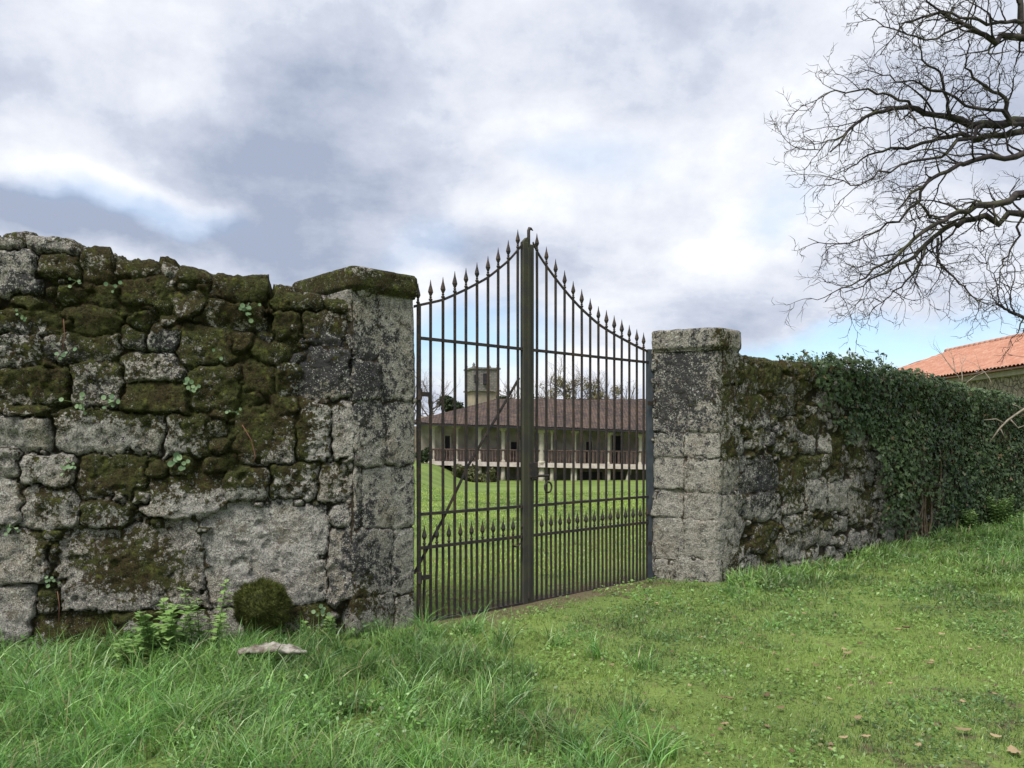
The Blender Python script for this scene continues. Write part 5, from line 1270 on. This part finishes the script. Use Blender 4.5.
for i, (x_, y_, n_, s_z, lab) in enumerate(((78, 282, 4, .035, 'pennywort tuft below the leftmost cap stones of the left wall'), (118, 287, 5, .035, 'pennywort tuft under the second cap stone, high on the left wall'), (66, 354, 5, .035, 'pennywort pair beside the red twig, upper left of the left wall'),
        (214, 357, 3, .035, 'single pale pennywort above the middle of the left wall'), (84, 404, 9, .04, 'pennywort patch between two mossy blocks at the left'), (114, 403, 8, .04, 'pennywort patch under the long mossy block'), (192, 388, 14, .045, 'spreading light green weed right of the long mossy block'),
        (245, 312, 16, .04, 'light green tuft high on the wall, left of the pier'), (70, 466, 9, .035, 'fern-like tuft in the joint between two round blocks'), (182, 462, 12, .05, 'dark pennywort cluster above the wedge-shaped block'), (14, 526, 10, .03, 'green tuft in the joint at the far left edge'), (26, 318, 6, .03, 'pennywort near the pale slab at the left edge'),
        (236, 412, 5, .03, 'pennywort beside the dark mossy block near the pier'), (52, 580, 9, .03, 'tuft in the joint beside the big mossy block'), (322, 612, 8, .04, 'round-leaved plant at the wall foot beside the pier'))):
    wall_tuft(x_, y_, n_, s_z, lab, 200 + i)
# trailing red twig
m_red = simple('red brown twigs', (.16, .07, .05), (.22, .10, .07), 20)
def twig_on_wall(pts, lab):
    b = MB(); b.tube([Vector((WS[0] + uw[0] * s + nL[0] * .06, WS[1] + uw[1] * s + nL[1] * .06, z)) for s, z in (plane_uv(a_, b__, WS, uw) for a_, b__ in pts)], .0028, 4); add('twig', b.mesh('twig', True), m_red, None, lab, 'twig')
twig_on_wall([(66, 320), (67, 336), (65, 352)], 'thin upright brown twig at the upper left of the wall')
twig_on_wall([(243, 425), (252, 440), (256, 456), (254, 462)], 'red brown twig hanging near the dark mossy block left of the pier')
twig_on_wall([(60, 590), (62, 604), (61, 622)], 'dead stalk between the small round stone and the big mossy block')

# fallen leaves on the turf at the right
m_dead = leaf_mat('dead leaves', (.12, .080, .042), (.36, .27, .16), None, .15, .8)
rl = random.Random(301)
spots = [(963, 735, 1.5, 'large curled brown leaf, right foreground'), (937, 729, 1.2, 'pale brown leaf left of the large curled one'), (996, 741, 1.0, 'tan leaf right of the large curled one'), (1014, 755, 1.8, 'broad tan leaf in the bottom right corner'),
         (858, 724, 1.3, 'pinkish brown leaf at the bottom, left of the pale one'), (918, 752, .9, None), (766, 700, 1.2, None), (787, 674, 1.1, None), (847, 656, 1.3, None), (845, 653, 1., None), (866, 744, 1., None), (906, 632, 1.2, None), (898, 634, 1, None), (942, 636, 1, None), (804, 617, .9, None), (872, 662, .9, None),
         (930, 668, 1, None), (742, 648, .9, None), (700, 640, .8, None), (970, 655, 1, None), (890, 690, .9, None), (780, 712, 1, None), (830, 705, .8, None), (735, 620, .8, None), (996, 690, .9, None), (720, 735, .9, None), (690, 690, .8, None), (1005, 640, .9, None), (672, 655, .8, None), (765, 640, .8, None), *[(rl.uniform(600, 1020), rl.uniform(600, 765), rl.uniform(.6, 1.0), None) for _ in range(45)], (590, 612, .7, None), (566, 620, .8, None), (480, 622, .8, None)]
for i, (px_, py_, sc_, lab) in enumerate(spots):
    Y_ = F * EYE / (py_ - HY); X_ = (px_ - 512) / F * Y_; z_ = float(gz(X_, Y_)) + .034; V, Q = [], []
    L = .054 * sc_; nu, nv = 7, 5; a = rl.uniform(0, 6.28); tilt = rl.uniform(-.25, .35)
    for iu in range(nu):
        u_ = iu / (nu - 1); ww = math.sin(math.pi * (u_ * .92 + .04)) ** .7 * (1 + .25 * math.sin(iu * 2.6))
        for jv in range(nv):
            q_ = (jv / (nv - 1) - .5); lx = (u_ - .5) * L; ly = q_ * L * .62 * ww; lz = tilt * L * (q_ * 2) ** 2 * .55 + .25 * L * (u_ - .5) ** 2 + rl.uniform(0, .003)
            V.append((X_ + lx * math.cos(a) - ly * math.sin(a), Y_ + lx * math.sin(a) + ly * math.cos(a), z_ + lz))
    for iu in range(nu - 1):
        for jv in range(nv - 1): k = iu * nv + jv; Q.append((k, k + 1, k + nv + 1, k + nv))
    me = np_mesh('fallen_leaf', V, Q, attrs=dict(tone=np.full(len(V), rl.random())))
    lf = add('fallen_leaf', me, m_dead, None, lab or 'small brown fallen leaf scattered on the short turf', 'leaf', 'fallen leaves on the turf')
    me.transform(__import__('mathutils').Matrix.Translation((-X_, -Y_, -z_))); lf.location = (X_, Y_, z_)
# weeds piled at the foot of the ivy
leafy('nettle', 'bushy nettles at the foot of the ivy by the right edge', 'plant', 1000, 525, 13.4, 22, .5, .10, .06, 401)
leafy('nettle', 'nettle clump below the ivy left of the bushy nettles', 'plant', 968, 530, 12.8, 14, .38, .10, .06, 402)
